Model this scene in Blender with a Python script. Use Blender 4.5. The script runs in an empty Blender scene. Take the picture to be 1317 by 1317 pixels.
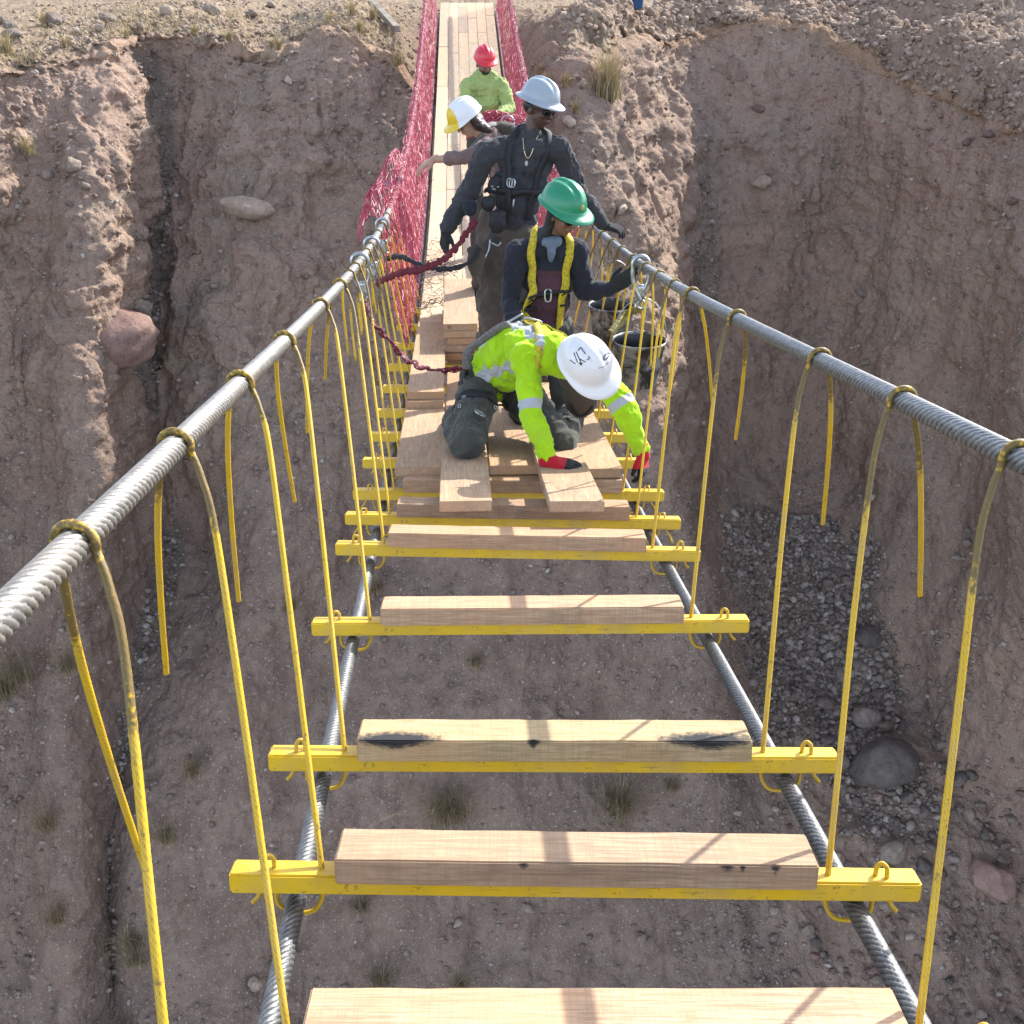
import bpy, bmesh, math, random
import numpy as np
from mathutils import Vector, Matrix, Euler
from mathutils.bvhtree import BVHTree
random.seed(7); rng = np.random.default_rng(7)
S = bpy.context.scene; COL = S.collection
R = math.radians
# ------------------------------------------------------------------ camera frame
F = 1412.0; CX = 658.5
PITCH = R(27.0); CP, SP = math.cos(PITCH), math.sin(PITCH)
def cam(lat, D, yd):                    # camera lateral, depth, down -> world
    return Vector((lat, D*CP - yd*SP, -D*SP - yd*CP))
def px(x, y, D):
    return cam((x-CX)/F*D, D, (y-CX)/F*D)
def pxY(x, y, Y):                       # same ray, at horizontal distance Y
    u, v = (x-CX)/F, (y-CX)/F
    t = Y/(CP - v*SP)
    return Vector((u*t, Y, t*(-SP - v*CP)))
_D = np.array([-1, 0, 2.59, 3.5, 4.5, 5.5, 6.05, 7.63, 9.3, 11, 13, 15, 17, 20, 24, 28])
_Y = np.array([2.01, 1.69, .865, .57, .245, -.08, -.275, -.84, -1.44, -2.14, -3.1, -4.3, -5.65, -7.8, -10.8, -13.9])
_pf = np.polyfit(_D, _Y, 5)
def deck(D): return float(np.polyval(_pf, D))
def cl(D): return .28 - .0526*D
def BP(D, off, h=0.0):
    p = cam(cl(D)+off, D, deck(D)); p.z += h
    return p
RAILH, RAILX = 1.06, .80

# ------------------------------------------------------------------ noise
def _hash(ix, iy, iz, s):
    n = (ix*374761393 + iy*668265263 + iz*2147483647 + s*1274126177) & 0xffffffff
    n = ((n ^ (n >> 13))*1274126177) & 0xffffffff
    n = ((n ^ (n >> 15))*2246822519) & 0xffffffff
    return (n ^ (n >> 16)) & 0xffffffff
def vnoise(p, s=0):
    """smooth value noise in [-1,1], p (n,3)"""
    i = np.floor(p).astype(np.int64); f = p - i
    f = f*f*f*(f*(f*6-15)+10)
    out = 0
    for dx in (0, 1):
        wx = f[:, 0] if dx else 1-f[:, 0]
        for dy in (0, 1):
            wy = f[:, 1] if dy else 1-f[:, 1]
            for dz in (0, 1):
                wz = f[:, 2] if dz else 1-f[:, 2]
                h = _hash(i[:, 0]+dx, i[:, 1]+dy, i[:, 2]+dz, s)/2147483648.0 - 1
                out = out + wx*wy*wz*h
    return out
def fbm(p, o=4, s=0, g=.5):
    a, t = 1.0, 0
    for k in range(o):
        t = t + a*vnoise(p*(2.03**k)+k*17.3, s+k); a *= g
    return t
def worley(p, s=0):
    i = np.floor(p).astype(np.int64); n = len(p)
    f1 = np.full(n, 9.0); f2 = np.full(n, 9.0); cid = np.zeros(n)
    for dx in (-1, 0, 1):
        for dy in (-1, 0, 1):
            for dz in (-1, 0, 1):
                a, b, c = i[:, 0]+dx, i[:, 1]+dy, i[:, 2]+dz
                h = _hash(a, b, c, s); r1 = (h & 1023)/1023.0; r2 = ((h >> 10) & 1023)/1023.0; r3 = ((h >> 20) & 1023)/1023.0
                d = np.sqrt((a+r1-p[:, 0])**2+(b+r2-p[:, 1])**2+(c+r3-p[:, 2])**2)
                new = d < f1
                f2 = np.where(new, f1, np.minimum(f2, d)); cid = np.where(new, r1*.7+r2*.3, cid); f1 = np.minimum(f1, d)
    return f1, f2, cid
def ridged(p, o=3, s=0, g=.5):
    a, t = 1.0, 0
    for k in range(o):
        t = t + a*(1-2*np.abs(vnoise(p*(2.07**k)+k*11.1, s+k))); a *= g
    return t

# ------------------------------------------------------------------ object helpers
def put(name, me, mat=None, parent=None, smooth=True):
    if mat:
        for m in (mat if isinstance(mat, (list, tuple)) else [mat]): me.materials.append(m)
    if smooth and not me.get('flat'): me.polygons.foreach_set('use_smooth', [True]*len(me.polygons))
    o = bpy.data.objects.new(name, me); COL.objects.link(o)
    if parent: o.parent = parent; o.matrix_parent_inverse = Matrix.Translation(-parent.location)
    return o
def tag(o, label, cat, group=None, kind=None):
    if label: o['label'] = label
    if cat: o['category'] = cat
    if group: o['group'] = group
    if kind: o['kind'] = kind
    return o
def empty(name, loc, label=None, cat=None, group=None):
    o = bpy.data.objects.new(name, None); COL.objects.link(o); o.location = loc
    o.empty_display_size = .1
    return tag(o, label, cat, group)
def mesh_np(name, V, Fq):
    me = bpy.data.meshes.new(name)
    V = np.asarray(V, dtype=np.float32); Fq = np.asarray(Fq, dtype=np.int32)
    k = Fq.shape[1]
    me.vertices.add(len(V)); me.vertices.foreach_set('co', V.ravel())
    me.loops.add(Fq.size); me.loops.foreach_set('vertex_index', Fq.ravel())
    me.polygons.add(len(Fq)); me.polygons.foreach_set('loop_start', np.arange(len(Fq), dtype=np.int32)*k)
    me.update(calc_edges=True); me.validate()
    return me
def bm_mesh(name, bm):
    bmesh.ops.recalc_face_normals(bm, faces=bm.faces[:])
    me = bpy.data.meshes.new(name); bm.to_mesh(me); bm.free(); return me
def catmull(P, n):
    P = [np.array(p, float) for p in P]
    if len(P) == 2: return [P[0]+(P[1]-P[0])*i/n for i in range(n+1)]
    Q = [2*P[0]-P[1]]+P+[2*P[-1]-P[-2]]
    out = []
    for i in range(len(P)-1):
        a, b, c, d = Q[i:i+4]
        for k in range(n):
            t = k/n
            out.append(.5*((2*b)+(-a+c)*t+(2*a-5*b+4*c-d)*t*t+(-a+3*b-3*c+d)*t**3))
    out.append(P[-1]); return out
def resample(P, step):
    P = np.array(P, float); d = np.linalg.norm(np.diff(P, axis=0), axis=1)
    s = np.concatenate([[0], np.cumsum(d)]); n = max(2, int(s[-1]/step)+1)
    t = np.linspace(0, s[-1], n)
    return np.stack([np.interp(t, s, P[:, k]) for k in range(3)], 1), t
def frames(P):
    T = np.gradient(P, axis=0); T /= np.linalg.norm(T, axis=1)[:, None]+1e-12
    N = np.zeros_like(P); a = np.array([0, 0, 1.0])
    if abs(T[0] @ a) > .9: a = np.array([1.0, 0, 0])
    n = a - T[0]*(a @ T[0]); n /= np.linalg.norm(n)
    for i in range(len(P)):
        n = n - T[i]*(n @ T[i]); n /= np.linalg.norm(n)+1e-12; N[i] = n
    return T, N, np.cross(T, N)
def sweep(P, rad, seg=8, lobes=0, pitch=.1, depth=.12, s=None, flat=None):
    """closed tube along P; lobes>0 gives a laid rope surface. returns V,F(quads)"""
    P = np.asarray(P, float); n = len(P)
    T, N, B = frames(P)
    if s is None:
        s = np.concatenate([[0], np.cumsum(np.linalg.norm(np.diff(P, axis=0), axis=1))])
    th = np.linspace(0, 2*np.pi, seg, endpoint=False)
    rad = np.broadcast_to(np.asarray(rad, float), (n,))
    ph = th[None, :] + 2*np.pi*s[:, None]/pitch if lobes else None
    rr = rad[:, None]*np.ones((n, seg))
    if lobes:
        rr = rr*(1-depth+depth*np.sqrt(np.abs(np.cos(lobes/2*ph))))
    a, b = (1, 1) if flat is None else flat
    V = P[:, None, :] + (np.cos(th)*a)[None, :, None]*rr[..., None]*N[:, None, :] + (np.sin(th)*b)[None, :, None]*rr[..., None]*B[:, None, :]
    V = V.reshape(-1, 3)
    i = np.arange(n-1)[:, None]*seg; j = np.arange(seg)[None, :]; j2 = (j+1) % seg
    Fq = np.stack([i+j, i+j2, i+seg+j2, i+seg+j], -1).reshape(-1, 4)
    # end caps as fans of quads onto a centre vertex
    c0, c1 = len(V), len(V)+1
    V = np.vstack([V, P[:1], P[-1:]])
    caps = []
    for k in range(0, seg, 2):
        caps.append([c0, (k+2) % seg, (k+1) % seg, k])
        o = (n-1)*seg
        caps.append([c1, o+k, o+(k+1) % seg, o+(k+2) % seg])
    return V, np.vstack([Fq, np.array(caps)])
def merge(parts):
    Vs, Fs, k = [], [], 0
    for V, Fq in parts:
        Vs.append(np.asarray(V)); Fs.append(np.asarray(Fq)+k); k += len(V)
    return np.vstack(Vs), np.vstack(Fs)
def box_mesh(name, sx, sy, sz, bev=.004, warp=0.0, cuts=0, rag=0.0):
    bm = bmesh.new(); bmesh.ops.create_cube(bm, size=1)
    for v in bm.verts: v.co = Vector((v.co.x*sx, v.co.y*sy, v.co.z*sz))
    if cuts:
        e = [e for e in bm.edges if abs((e.verts[0].co-e.verts[1].co).x) > sx*.9]
        bmesh.ops.subdivide_edges(bm, edges=e, cuts=cuts)
    if bev: bmesh.ops.bevel(bm, geom=[e for e in bm.edges if len(e.link_faces) == 2 and e.calc_face_angle(0) > .5], offset=bev, segments=2, affect='EDGES')
    if warp:
        a, b = random.uniform(-warp, warp), random.uniform(-warp, warp)
        for v in bm.verts:
            t = v.co.x/sx*2; v.co.z += a*t*t + b*t*v.co.y/sy*.6
    if rag:
        P = np.array([v.co[:] for v in bm.verts]); o = random.uniform(0, 99)
        D_ = np.stack([vnoise(P*np.array([14, 40, 40])+o+k*9, 3+k) for k in range(3)], 1)*rag
        for v, d in zip(bm.verts, D_): v.co += Vector((0, d[1], d[2]))
    me = bm_mesh(name, bm); me['flat'] = 1; return me
def frame_matrix(o, x, z):
    x = Vector(x).normalized(); z = Vector(z); y = z.cross(x).normalized(); z = x.cross(y)
    return Matrix(((x.x, y.x, z.x, o[0]), (x.y, y.y, z.y, o[1]), (x.z, y.z, z.z, o[2]), (0, 0, 0, 1)))

# ------------------------------------------------------------------ materials
def mat(name):
    m = bpy.data.materials.new(name); m.use_nodes = True
    nt = m.node_tree; nt.nodes.clear()
    out = nt.nodes.new('ShaderNodeOutputMaterial'); b = nt.nodes.new('ShaderNodeBsdfPrincipled')
    nt.links.new(b.outputs[0], out.inputs[0])
    return m, nt, b
class NT:
    def __init__(s, nt): s.nt = nt
    def n(s, t, **k):
        x = s.nt.nodes.new(t)
        for a, v in k.items(): setattr(x, a, v)
        return x
    def l(s, a, b): s.nt.links.new(a, b)
    def coord(s, kind='Object', scale=(1, 1, 1), loc=None):
        t = s.n('ShaderNodeTexCoord'); m = s.n('ShaderNodeMapping'); m.inputs['Scale'].default_value = scale
        s.l(t.outputs[kind], m.inputs[0])
        if loc is not None: s.l(loc, m.inputs['Location'])
        return m.outputs[0]
    def noise(s, vec, scale, detail=4, rough=.55, dist=0):
        x = s.n('ShaderNodeTexNoise'); s.l(vec, x.inputs['Vector'])
        x.inputs['Scale'].default_value = scale; x.inputs['Detail'].default_value = detail
        x.inputs['Roughness'].default_value = rough; x.inputs['Distortion'].default_value = dist
        return x.outputs['Fac']
    def ramp(s, f, stops):
        x = s.n('ShaderNodeValToRGB'); s.l(f, x.inputs[0]); e = x.color_ramp.elements
        while len(e) < len(stops): e.new(.5)
        for el, (p, c) in zip(e, stops):
            el.position = p; el.color = (c if len(c) == 4 else (*c, 1)) if isinstance(c, tuple) else (c, c, c, 1)
        return x.outputs[0]
    def mix(s, f, a, b, mode='MIX'):
        x = s.n('ShaderNodeMix'); x.data_type = 'RGBA'; x.blend_type = mode
        for i, v in ((0, f), (6, a), (7, b)):
            if hasattr(v, 'links'): s.l(v, x.inputs[i])
            elif isinstance(v, (int, float)): x.inputs[i].default_value = v
            else: x.inputs[i].default_value = (*v, 1)
        return x.outputs[2]
    def math(s, op, a, b=None, c=None):
        x = s.n('ShaderNodeMath', operation=op)
        for i, v in enumerate((a, b, c)):
            if v is None: continue
            if hasattr(v, 'links'): s.l(v, x.inputs[i])
            else: x.inputs[i].default_value = v
        return x.outputs[0]
    def attr(s, name):
        x = s.n('ShaderNodeAttribute'); x.attribute_name = name; return x.outputs['Fac']
    def rand(s): return s.n('ShaderNodeObjectInfo').outputs['Random']
    def bump(s, h, strength, dist, prev=None):
        x = s.n('ShaderNodeBump'); s.l(h, x.inputs['Height'])
        x.inputs['Strength'].default_value = strength; x.inputs['Distance'].default_value = dist
        if prev: s.l(prev, x.inputs['Normal'])
        return x.outputs[0]
def simple(name, col, rough=.6, metal=0, var=.25, scale=20, bump=.0, bscale=60, dirt=None, spec=.5, col2=None, kind='Object'):
    m, nt, b = mat(name); g = NT(nt); v = g.coord(kind)
    f = g.noise(v, scale, 5)
    c2 = col2 or tuple(c*(1-var) for c in col)
    c = g.mix(g.ramp(f, [(.35, 0.0), (.65, 1.0)]), c2, col)
    if dirt:
        d = g.ramp(g.noise(v, scale*.35, 6, .65), [(dirt[1], 0.0), (dirt[1]+.12, 1.0)])
        c = g.mix(d, c, dirt[0])
    g.l(c, b.inputs['Base Color']); b.inputs['Roughness'].default_value = rough; b.inputs['Metallic'].default_value = metal
    b.inputs['Specular IOR Level'].default_value = spec
    if bump: g.l(g.bump(g.noise(v, bscale, 4), bump, .005), b.inputs['Normal'])
    return m
M = {}
# wood: long axis = local x
def wood(name, light, dark, tar=None, marks=False):
    m, nt, b = mat(name); g = NT(nt)
    r = g.rand(); cmb = g.n('ShaderNodeCombineXYZ')
    for i, k in enumerate((37.0, 91.0, 53.0)): g.l(g.math('MULTIPLY', r, k), cmb.inputs[i])
    v = g.coord('Object', (1, 1, 1), cmb.outputs[0])
    vs = g.coord('Object', (.9, 11, 11), cmb.outputs[0])
    grain = g.noise(vs, 3.0, 6, .6, 1.2)
    fine = g.noise(g.coord('Object', (2.5, 60, 60), cmb.outputs[0]), 3.5, 4, .6, .4)
    saw = g.noise(g.coord('Object', (70, 1.2, 1.2), cmb.outputs[0]), 3.0, 3, .6)
    c = g.mix(g.ramp(grain, [(.32, 0.0), (.68, 1.0)]), dark, light)
    c = g.mix(g.ramp(fine, [(.36, .75), (.58, 0.0)]), c, tuple(x*.6 for x in dark))
    c = g.mix(g.ramp(saw, [(.42, .42), (.53, 0.0)]), c, tuple(x*.8 for x in dark))
    blot = g.noise(v, 2.6, 5, .6)
    c = g.mix(g.ramp(blot, [(.42, 0.0), (.72, .6)]), c, (light[0]*.92, light[1]*.74, light[2]*.62))
    # whole-board tone
    c = g.mix(1.0, c, g.ramp(r, [(0, (.80, .76, .74)), (.35, (1, .97, .93)), (.7, (1.0, .90, .82)), (1, (1.08, 1.04, .98))]), 'MULTIPLY')
    dirt = g.noise(v, 9, 6, .7)
    c = g.mix(g.ramp(dirt, [(.55, 0.0), (.8, .5)]), c, (.16, .12, .09))
    # knots
    vo = g.n('ShaderNodeTexVoronoi'); g.l(g.coord('Object', (1.6, 5, 5), cmb.outputs[0]), vo.inputs['Vector']); vo.inputs['Scale'].default_value = 1.0
    c = g.mix(g.ramp(vo.outputs['Distance'], [(.05, .8), (.10, 0.0)]), c, tuple(x*.4 for x in dark))
    if tar:
        sp = g.n('ShaderNodeSeparateXYZ'); g.l(g.coord('Object'), sp.inputs[0])
        nn = g.math('MULTIPLY', g.math('SUBTRACT', g.noise(g.coord('Object', (9, 9, 40)), 5, 6, .7), .5), 1.0)
        tot = None
        for (x0, y0, wx, wy) in tar:
            dx = g.math('DIVIDE', g.math('SUBTRACT', sp.outputs[0], x0), wx)
            dy = g.math('DIVIDE', g.math('SUBTRACT', sp.outputs[1], y0), wy)
            dd = g.math('SQRT', g.math('ADD', g.math('MULTIPLY', dx, dx), g.math('MULTIPLY', dy, dy)))
            zz = g.math('MULTIPLY', g.math('SUBTRACT', .036, sp.outputs[2]), 26.0)
            q = g.math('SUBTRACT', g.math('SUBTRACT', 1.0, g.math('ADD', dd, g.math('MAXIMUM', zz, 0.0))), g.math('MULTIPLY', nn, -1.1))
            tot = q if tot is None else g.math('MAXIMUM', tot, q)
        c = g.mix(g.ramp(tot, [(.05, 0.0), (.24, .62), (.45, .97)]), c, (.018, .022, .03))
    g.l(c, b.inputs['Base Color'])
    b.inputs['Roughness'].default_value = .78; b.inputs['Specular IOR Level'].default_value = .25
    bm_ = g.bump(fine, .35, .004); bm_ = g.bump(saw, .25, .003, bm_)
    g.l(bm_, b.inputs['Normal'])
    return m
M['wood'] = wood('sawn_timber', (.64, .47, .32), (.46, .305, .195))
M['plank'] = wood('deck_timber', (.60, .46, .32), (.45, .315, .205))
M['plank_pale'] = wood('bleached_deck_timber', (.72, .62, .47), (.60, .50, .36))
M['wood_tar'] = wood('tarred_timber', (.70, .57, .35), (.50, .38, .21), tar=[(-.44, -.060, .17, .062), (.43, -.060, .19, .062), (-.06, -.068, .03, .02)])
M['wood_mark'] = wood('marked_timber', (.66, .515, .355), (.49, .35, .23), tar=[(.34, -.066, .030, .007), (.375, -.066, .014, .007), (.45, -.066, .018, .008), (-.12, -.066, .022, .006)])
def yellow(name, col, rope=False):
    m, nt, b = mat(name); g = NT(nt); v = g.coord('Object')
    c = g.mix(g.ramp(g.noise(v, 14, 5), [(.3, 0.0), (.7, 1.0)]), tuple(x*.86 for x in col), col)
    wear = g.ramp(g.noise(v, 45 if not rope else 30, 6, .7), [(.61, 0.0), (.66, 1.0)])
    c = g.mix(g.math('MULTIPLY', wear, .7), c, (.16, .085, .035))
    dust = g.ramp(g.noise(v, 5, 6, .7), [(.45, 0.0), (.75, .45)]); c = g.mix(dust, c, (.42, .31, .17))
    scr = g.ramp(g.noise(g.coord('Object', (3, 60, 60)), 3, 4, .6), [(.64, 0.0), (.68, 1.0)])
    c = g.mix(g.math('MULTIPLY', scr, .6), c, (.22, .12, .03))
    if rope:
        bare = g.attr('bare')
        bn = g.math('ADD', bare, g.math('MULTIPLY', g.math('SUBTRACT', g.noise(v, 90, 3), .5), .9))
        c = g.mix(g.ramp(bn, [(.42, 0.0), (.58, .85)]), c, (.085, .065, .035))
        c = g.mix(g.math('MULTIPLY', g.attr('groove'), .75), c, (.14, .075, .012))
    g.l(c, b.inputs['Base Color']); b.inputs['Roughness'].default_value = .42 if not rope else .5
    g.l(g.bump(g.noise(v, 160, 3), .12, .002), b.inputs['Normal'])
    return m
M['yellow'] = yellow('yellow_paint', (.77, .49, .012))
M['yellow_rope'] = yellow('yellow_coated_rope', (.74, .46, .013), True)
def cablemat(name, col, dusty):
    m, nt, b = mat(name); g = NT(nt); v = g.coord('Object')
    c = g.mix(g.ramp(g.noise(v, 60, 4), [(.35, 0.0), (.65, 1.0)]), tuple(x*.6 for x in col), col)
    c = g.mix(g.ramp(g.noise(v, 5, 5, .7), [(.45, 0.0), (.7, dusty)]), c, (.36, .31, .25))
    c = g.mix(g.math('MULTIPLY', g.attr('groove'), .92), c, (.03, .027, .024))
    g.l(c, b.inputs['Base Color']); b.inputs['Roughness'].default_value = .45; b.inputs['Metallic'].default_value = .55
    wv = g.noise(v, 420, 2); g.l(g.bump(wv, .3, .002), b.inputs['Normal'])
    return m
M['cable_l'] = cablemat('galvanised_wire_dusty', (.34, .325, .30), .6)
M['cable_r'] = cablemat('galvanised_wire', (.29, .30, .305), .15)
M['cable_f'] = cablemat('galvanised_wire_foot', (.21, .215, .22), .08)
M['steel'] = simple('galvanised_steel', (.52, .55, .56), .35, .8, .4, 30)
M['black_rubber'] = simple('black_rubber', (.02, .02, .02), .6)
# ------------------------------------------------------------------ terrain: one swept surface plateau > rim > cliff > wash
ROWY = [None]*3
def colm(rim, Ys, lower, pts=None):
    """rim (x,y); Ys rows 3..11; lower = list of (x,y) for rows 4..11"""
    c = []
    rx, ry = rim; X = pxY(rx, ry, Ys[0])
    k = X.x/ max(X.y, 1)
    c.append(Vector((k*110, 110, 9.5+1.5*math.sin(rx*.01))))
    c.append(Vector((k*50*.9+X.x*.1, 50, .9)))
    c.append(Vector((k*32*.6+X.x*.4, 31, -.95 + (X.z+1.7)*.2)))
    back = X + Vector((X.x*.06, 2.2, .28 + (0 if X.z > -2.2 else (-2.2-X.z)*.5+.2)))
    c.append(back)
    c.append(X)
    for (p, Y) in zip(lower, Ys[1:]): c.append(pxY(p[0], p[1], Y))
    L = c[-1]
    c.append(Vector((L.x*.85, 6, -16.6))); c.append(Vector((L.x*.8, -14, -17.5)))
    return c
def vert(x, ys, dx=0): return [(x+dx*i, y) for i, y in enumerate(ys)]
YS = [None]
def ysfrom(r): return [r+22, max(r+60, 190), 350, 520, 700, 900, 1120, 1350]
cols = [
 colm((-700, 170), [12, 11.7, 11.4, 11, 10.6, 10.2, 9.8, 9.3, 8.8], vert(-700, ysfrom(170), -10)),
 colm((-250, 112), [17, 16.7, 16.3, 15.7, 15, 14.2, 13.2, 12.1, 11], vert(-250, ysfrom(112))),
 colm((-30, 90), [18.6, 18.3, 17.7, 17.1, 16.2, 15.2, 13.9, 12.6, 11.3], vert(-30, ysfrom(90))),
 colm((50, 82), [19.3, 19.0, 18.2, 17.4, 16.5, 15.3, 14.1, 12.8, 11.4], [(50, 104), (45, 190), (40, 350), (40, 520), (40, 700), (30, 900), (30, 1120), (30, 1350)]),
 colm((120, 62), [20.2, 19.9, 18.3, 17.0, 16.1, 15.1, 14.0, 12.5, 11.2], [(120, 90), (130, 190), (125, 350), (120, 520), (115, 700), (85, 900), (90, 1120), (90, 1350)]),
 colm((195, 42), [21.8, 21.5, 20.6, 19.4, 18.5, 17.3, 15.2, 13.3, 11.7], [(197, 66), (205, 190), (200, 350), (195, 520), (205, 700), (165, 900), (140, 1120), (140, 1350)]),
 colm((270, 46), [21.6, 21.3, 20.6, 19.0, 17.8, 17.2, 14.9, 12.8, 11.4], [(268, 70), (265, 190), (258, 350), (262, 520), (285, 700), (232, 900), (185, 1120), (190, 1350)]),
 colm((345, 70), [21.0, 20.7, 19.9, 18.5, 17.4, 16.0, 14.3, 12.8, 11.4], [(343, 92), (340, 190), (330, 350), (325, 520), (330, 700), (300, 900), (290, 1120), (290, 1350)]),
 colm((430, 40), [21.4, 20.9, 20.0, 18.9, 17.7, 16.3, 14.8, 13.1, 11.7], [(430, 66), (430, 190), (425, 350), (420, 520), (415, 700), (400, 900), (390, 1120), (390, 1350)]),
 colm((505, 72), [21.4, 21.1, 20.3, 19.2, 18.1, 16.8, 15.0, 13.3, 11.8], vert(505, ysfrom(72))),
 colm((600, 62), [22.2, 21.8, 20.6, 19.4, 18.3, 16.7, 15.0, 13.4, 11.8], vert(600, ysfrom(62))),
 colm((690, 58), [22.2, 21.8, 20.4, 19.1, 18.1, 16.8, 15.2, 13.6, 12.0], vert(690, ysfrom(58), 3)),
 colm((752, 72), [21.6, 21.0, 19.7, 18.7, 17.9, 16.9, 15.5, 13.9, 12.2], [(755, 96), (765, 200), (790, 350), (800, 520), (800, 700), (810, 900), (830, 1120), (850, 1350)]),
 colm((822, 62), [24.2, 23.7, 22.4, 19.9, 18.4, 17.1, 15.4, 13.9, 12.2], [(824, 84), (828, 190), (848, 360), (866, 520), (885, 690), (905, 890), (935, 1120), (965, 1350)]),
 colm((905, 38), [26.0, 25.5, 24.3, 23.0, 21.5, 19.6, 16.6, 14.2, 12.3], [(905, 62), (905, 190), (905, 360), (912, 540), (930, 690), (960, 890), (1000, 1120), (1040, 1350)]),
 colm((1000, 34), [26.2, 25.7, 24.6, 23.5, 22.4, 20.8, 17.7, 14.6, 12.5], [(1000, 56), (1000, 190), (1000, 350), (1000, 560), (1010, 690), (1040, 890), (1085, 1120), (1130, 1350)]),
 colm((1085, 60), [25.6, 25.2, 24.4, 23.4, 22.4, 20.9, 17.9, 14.8, 12.6], [(1085, 82), (1085, 190), (1085, 350), (1080, 540), (1075, 680), (1120, 890), (1180, 1120), (1240, 1350)]),
 colm((1160, 98), [24.0, 23.6, 22.8, 21.8, 20.8, 19.5, 18.1, 14.9, 12.7], [(1160, 120), (1160, 210), (1160, 350), (1160, 530), (1160, 700), (1175, 880), (1265, 1120), (1340, 1350)]),
 colm((1245, 130), [21.8, 21.5, 20.9, 20.1, 19.3, 18.2, 16.9, 15.0, 12.8], [(1245, 152), (1245, 230), (1245, 360), (1245, 530), (1240, 700), (1240, 890), (1350, 1120), (1440, 1350)]),
 colm((1330, 170), [19.6, 19.3, 18.7, 17.7, 16.9, 16.2, 15.6, 14.9, 12.8], [(1330, 192), (1330, 260), (1320, 370), (1310, 530), (1320, 700), (1340, 880), (1440, 1120), (1540, 1350)]),
 colm((1500, 235), [15.6, 15.4, 15.0, 14.6, 14.2, 13.8, 13.4, 13.0, 12.4], [(1500, 257), (1500, 340), (1500, 450), (1500, 580), (1510, 720), (1530, 890), (1600, 1120), (1700, 1350)]),
 colm((1900, 330), [10.4, 10.2, 10, 9.7, 9.4, 9.1, 8.9, 8.7, 8.4], [(1900, 350), (1900, 430), (1900, 550), (1900, 700), (1900, 850), (1910, 1000), (1950, 1200), (2000, 1400)]),
 colm((3000, 420), [6, 5.9, 5.8, 5.6, 5.4, 5.2, 5.1, 5.0, 4.9], [(3000, 440), (3000, 520), (3000, 620), (3000, 740), (3000, 860), (3010, 1000), (3050, 1200), (3100, 1400)]),
]
G = np.array([[list(v) for v in c] for c in cols])           # (ncol, nrow, 3)
NC, NR = G.shape[:2]
def dens(breaks, counts):
    out = []
    for a, b, n in zip(breaks[:-1], breaks[1:], counts): out += list(np.linspace(a, b, n, endpoint=False))
    return np.array(out+[breaks[-1]])
uc = dens([0, 1, 2, 19, 20, 22], [14, 50, 880, 40, 30])
vr = dens([0, 1, 2, 3, 4, 5, 12, 13, 14], [12, 26, 70, 90, 60, 700, 60, 20])
def crw(t, n):
    i = np.clip(np.floor(t).astype(int), 0, n-2); f = t-i
    W = np.stack([-.5*f+f*f-.5*f**3, 1-2.5*f*f+1.5*f**3, .5*f+2*f*f-1.5*f**3, -.5*f*f+.5*f**3], 1)
    I = np.stack([np.clip(i+k, 0, n-1) for k in (-1, 0, 1, 2)], 1)
    A = np.zeros((len(t), n))
    for k in range(4): np.add.at(A, (np.arange(len(t)), I[:, k]), W[:, k])
    return A
A, Bm = crw(uc, NC), crw(vr, NR)
TV = np.einsum('ac,crk,br->abk', A, G, Bm)
nu, nv = TV.shape[:2]
UU, VV = np.meshgrid(uc, vr, indexing='ij')
def normals(T):
    du = np.gradient(T, axis=0); dv = np.gradient(T, axis=1)
    n = np.cross(dv, du); n /= np.linalg.norm(n, axis=2)[..., None]+1e-12
    return n
def smoothstep(a, b, x):
    t = np.clip((x-a)/(b-a), 0, 1); return t*t*(3-2*t)
face = smoothstep(3.9, 4.35, VV)                     # 1 on cliff, 0 on plateau
wash = smoothstep(13.2, 14.6, UU+.15*np.sin(VV*3))*smoothstep(8.6, 9.4, VV-.10*np.clip(UU-15.5, -2, 4))*(1-smoothstep(18.4, 19.2, UU-(VV-9)*.35))
mound = smoothstep(7.5, 9.5, VV)*(1-wash)
N0 = normals(TV)
pf = TV.reshape(-1, 3)
big = fbm(pf*np.array([.55, .55, .35]), 3, 3).reshape(nu, nv)
flute = ridged(pf*np.array([1.1, 1.1, .22])+.35*fbm(pf*.8, 2, 9)[:, None], 3, 21).reshape(nu, nv)
chunk = ridged(pf*np.array([1.6, 1.6, 2.0]), 3, 41).reshape(nu, nv)
flute *= 1-.85*smoothstep(13, 14.2, UU)
disp = face*((.26*big)*(1-.4*mound) + (.10*flute + .03*chunk)*(1-.75*wash)*(1-.5*mound))
disp += (1-face)*(.10*big*smoothstep(1.5, 3, VV) + .03*chunk*smoothstep(2.2, 3.4, VV))
# spoil heap thrown up along the right-hand rim
heap = np.exp(-((VV-3.35)/.5)**2)*smoothstep(11.0, 12.2, UU)
TV = TV + N0*disp[..., None]
TV[..., 2] += (.75+.3*big)*smoothstep(13.6, 16.5, UU)*np.exp(-((VV-2.35)/.62)**2)
TV[..., 2] += heap*(.42+.05*chunk+.22*big)*(1-.6*smoothstep(18, 20, UU))
for _ in range(2):
    pass
N1 = normals(TV); pf = TV.reshape(-1, 3)
m1 = fbm(pf*3.3, 4, 61, .55).reshape(nu, nv)
m2 = ridged(pf*np.array([6, 6, 4.2]), 4, 71, .55).reshape(nu, nv)
m3 = fbm(pf*17, 3, 81, .6).reshape(nu, nv)
lump = np.clip(fbm(pf*5.0, 2, 91), .15, 1).reshape(nu, nv)-.15
rimrag = np.exp(-((VV-4.05)/.35)**2)*fbm(pf*2.2, 4, 95).reshape(nu, nv)
soft = (1-.55*wash)
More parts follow.
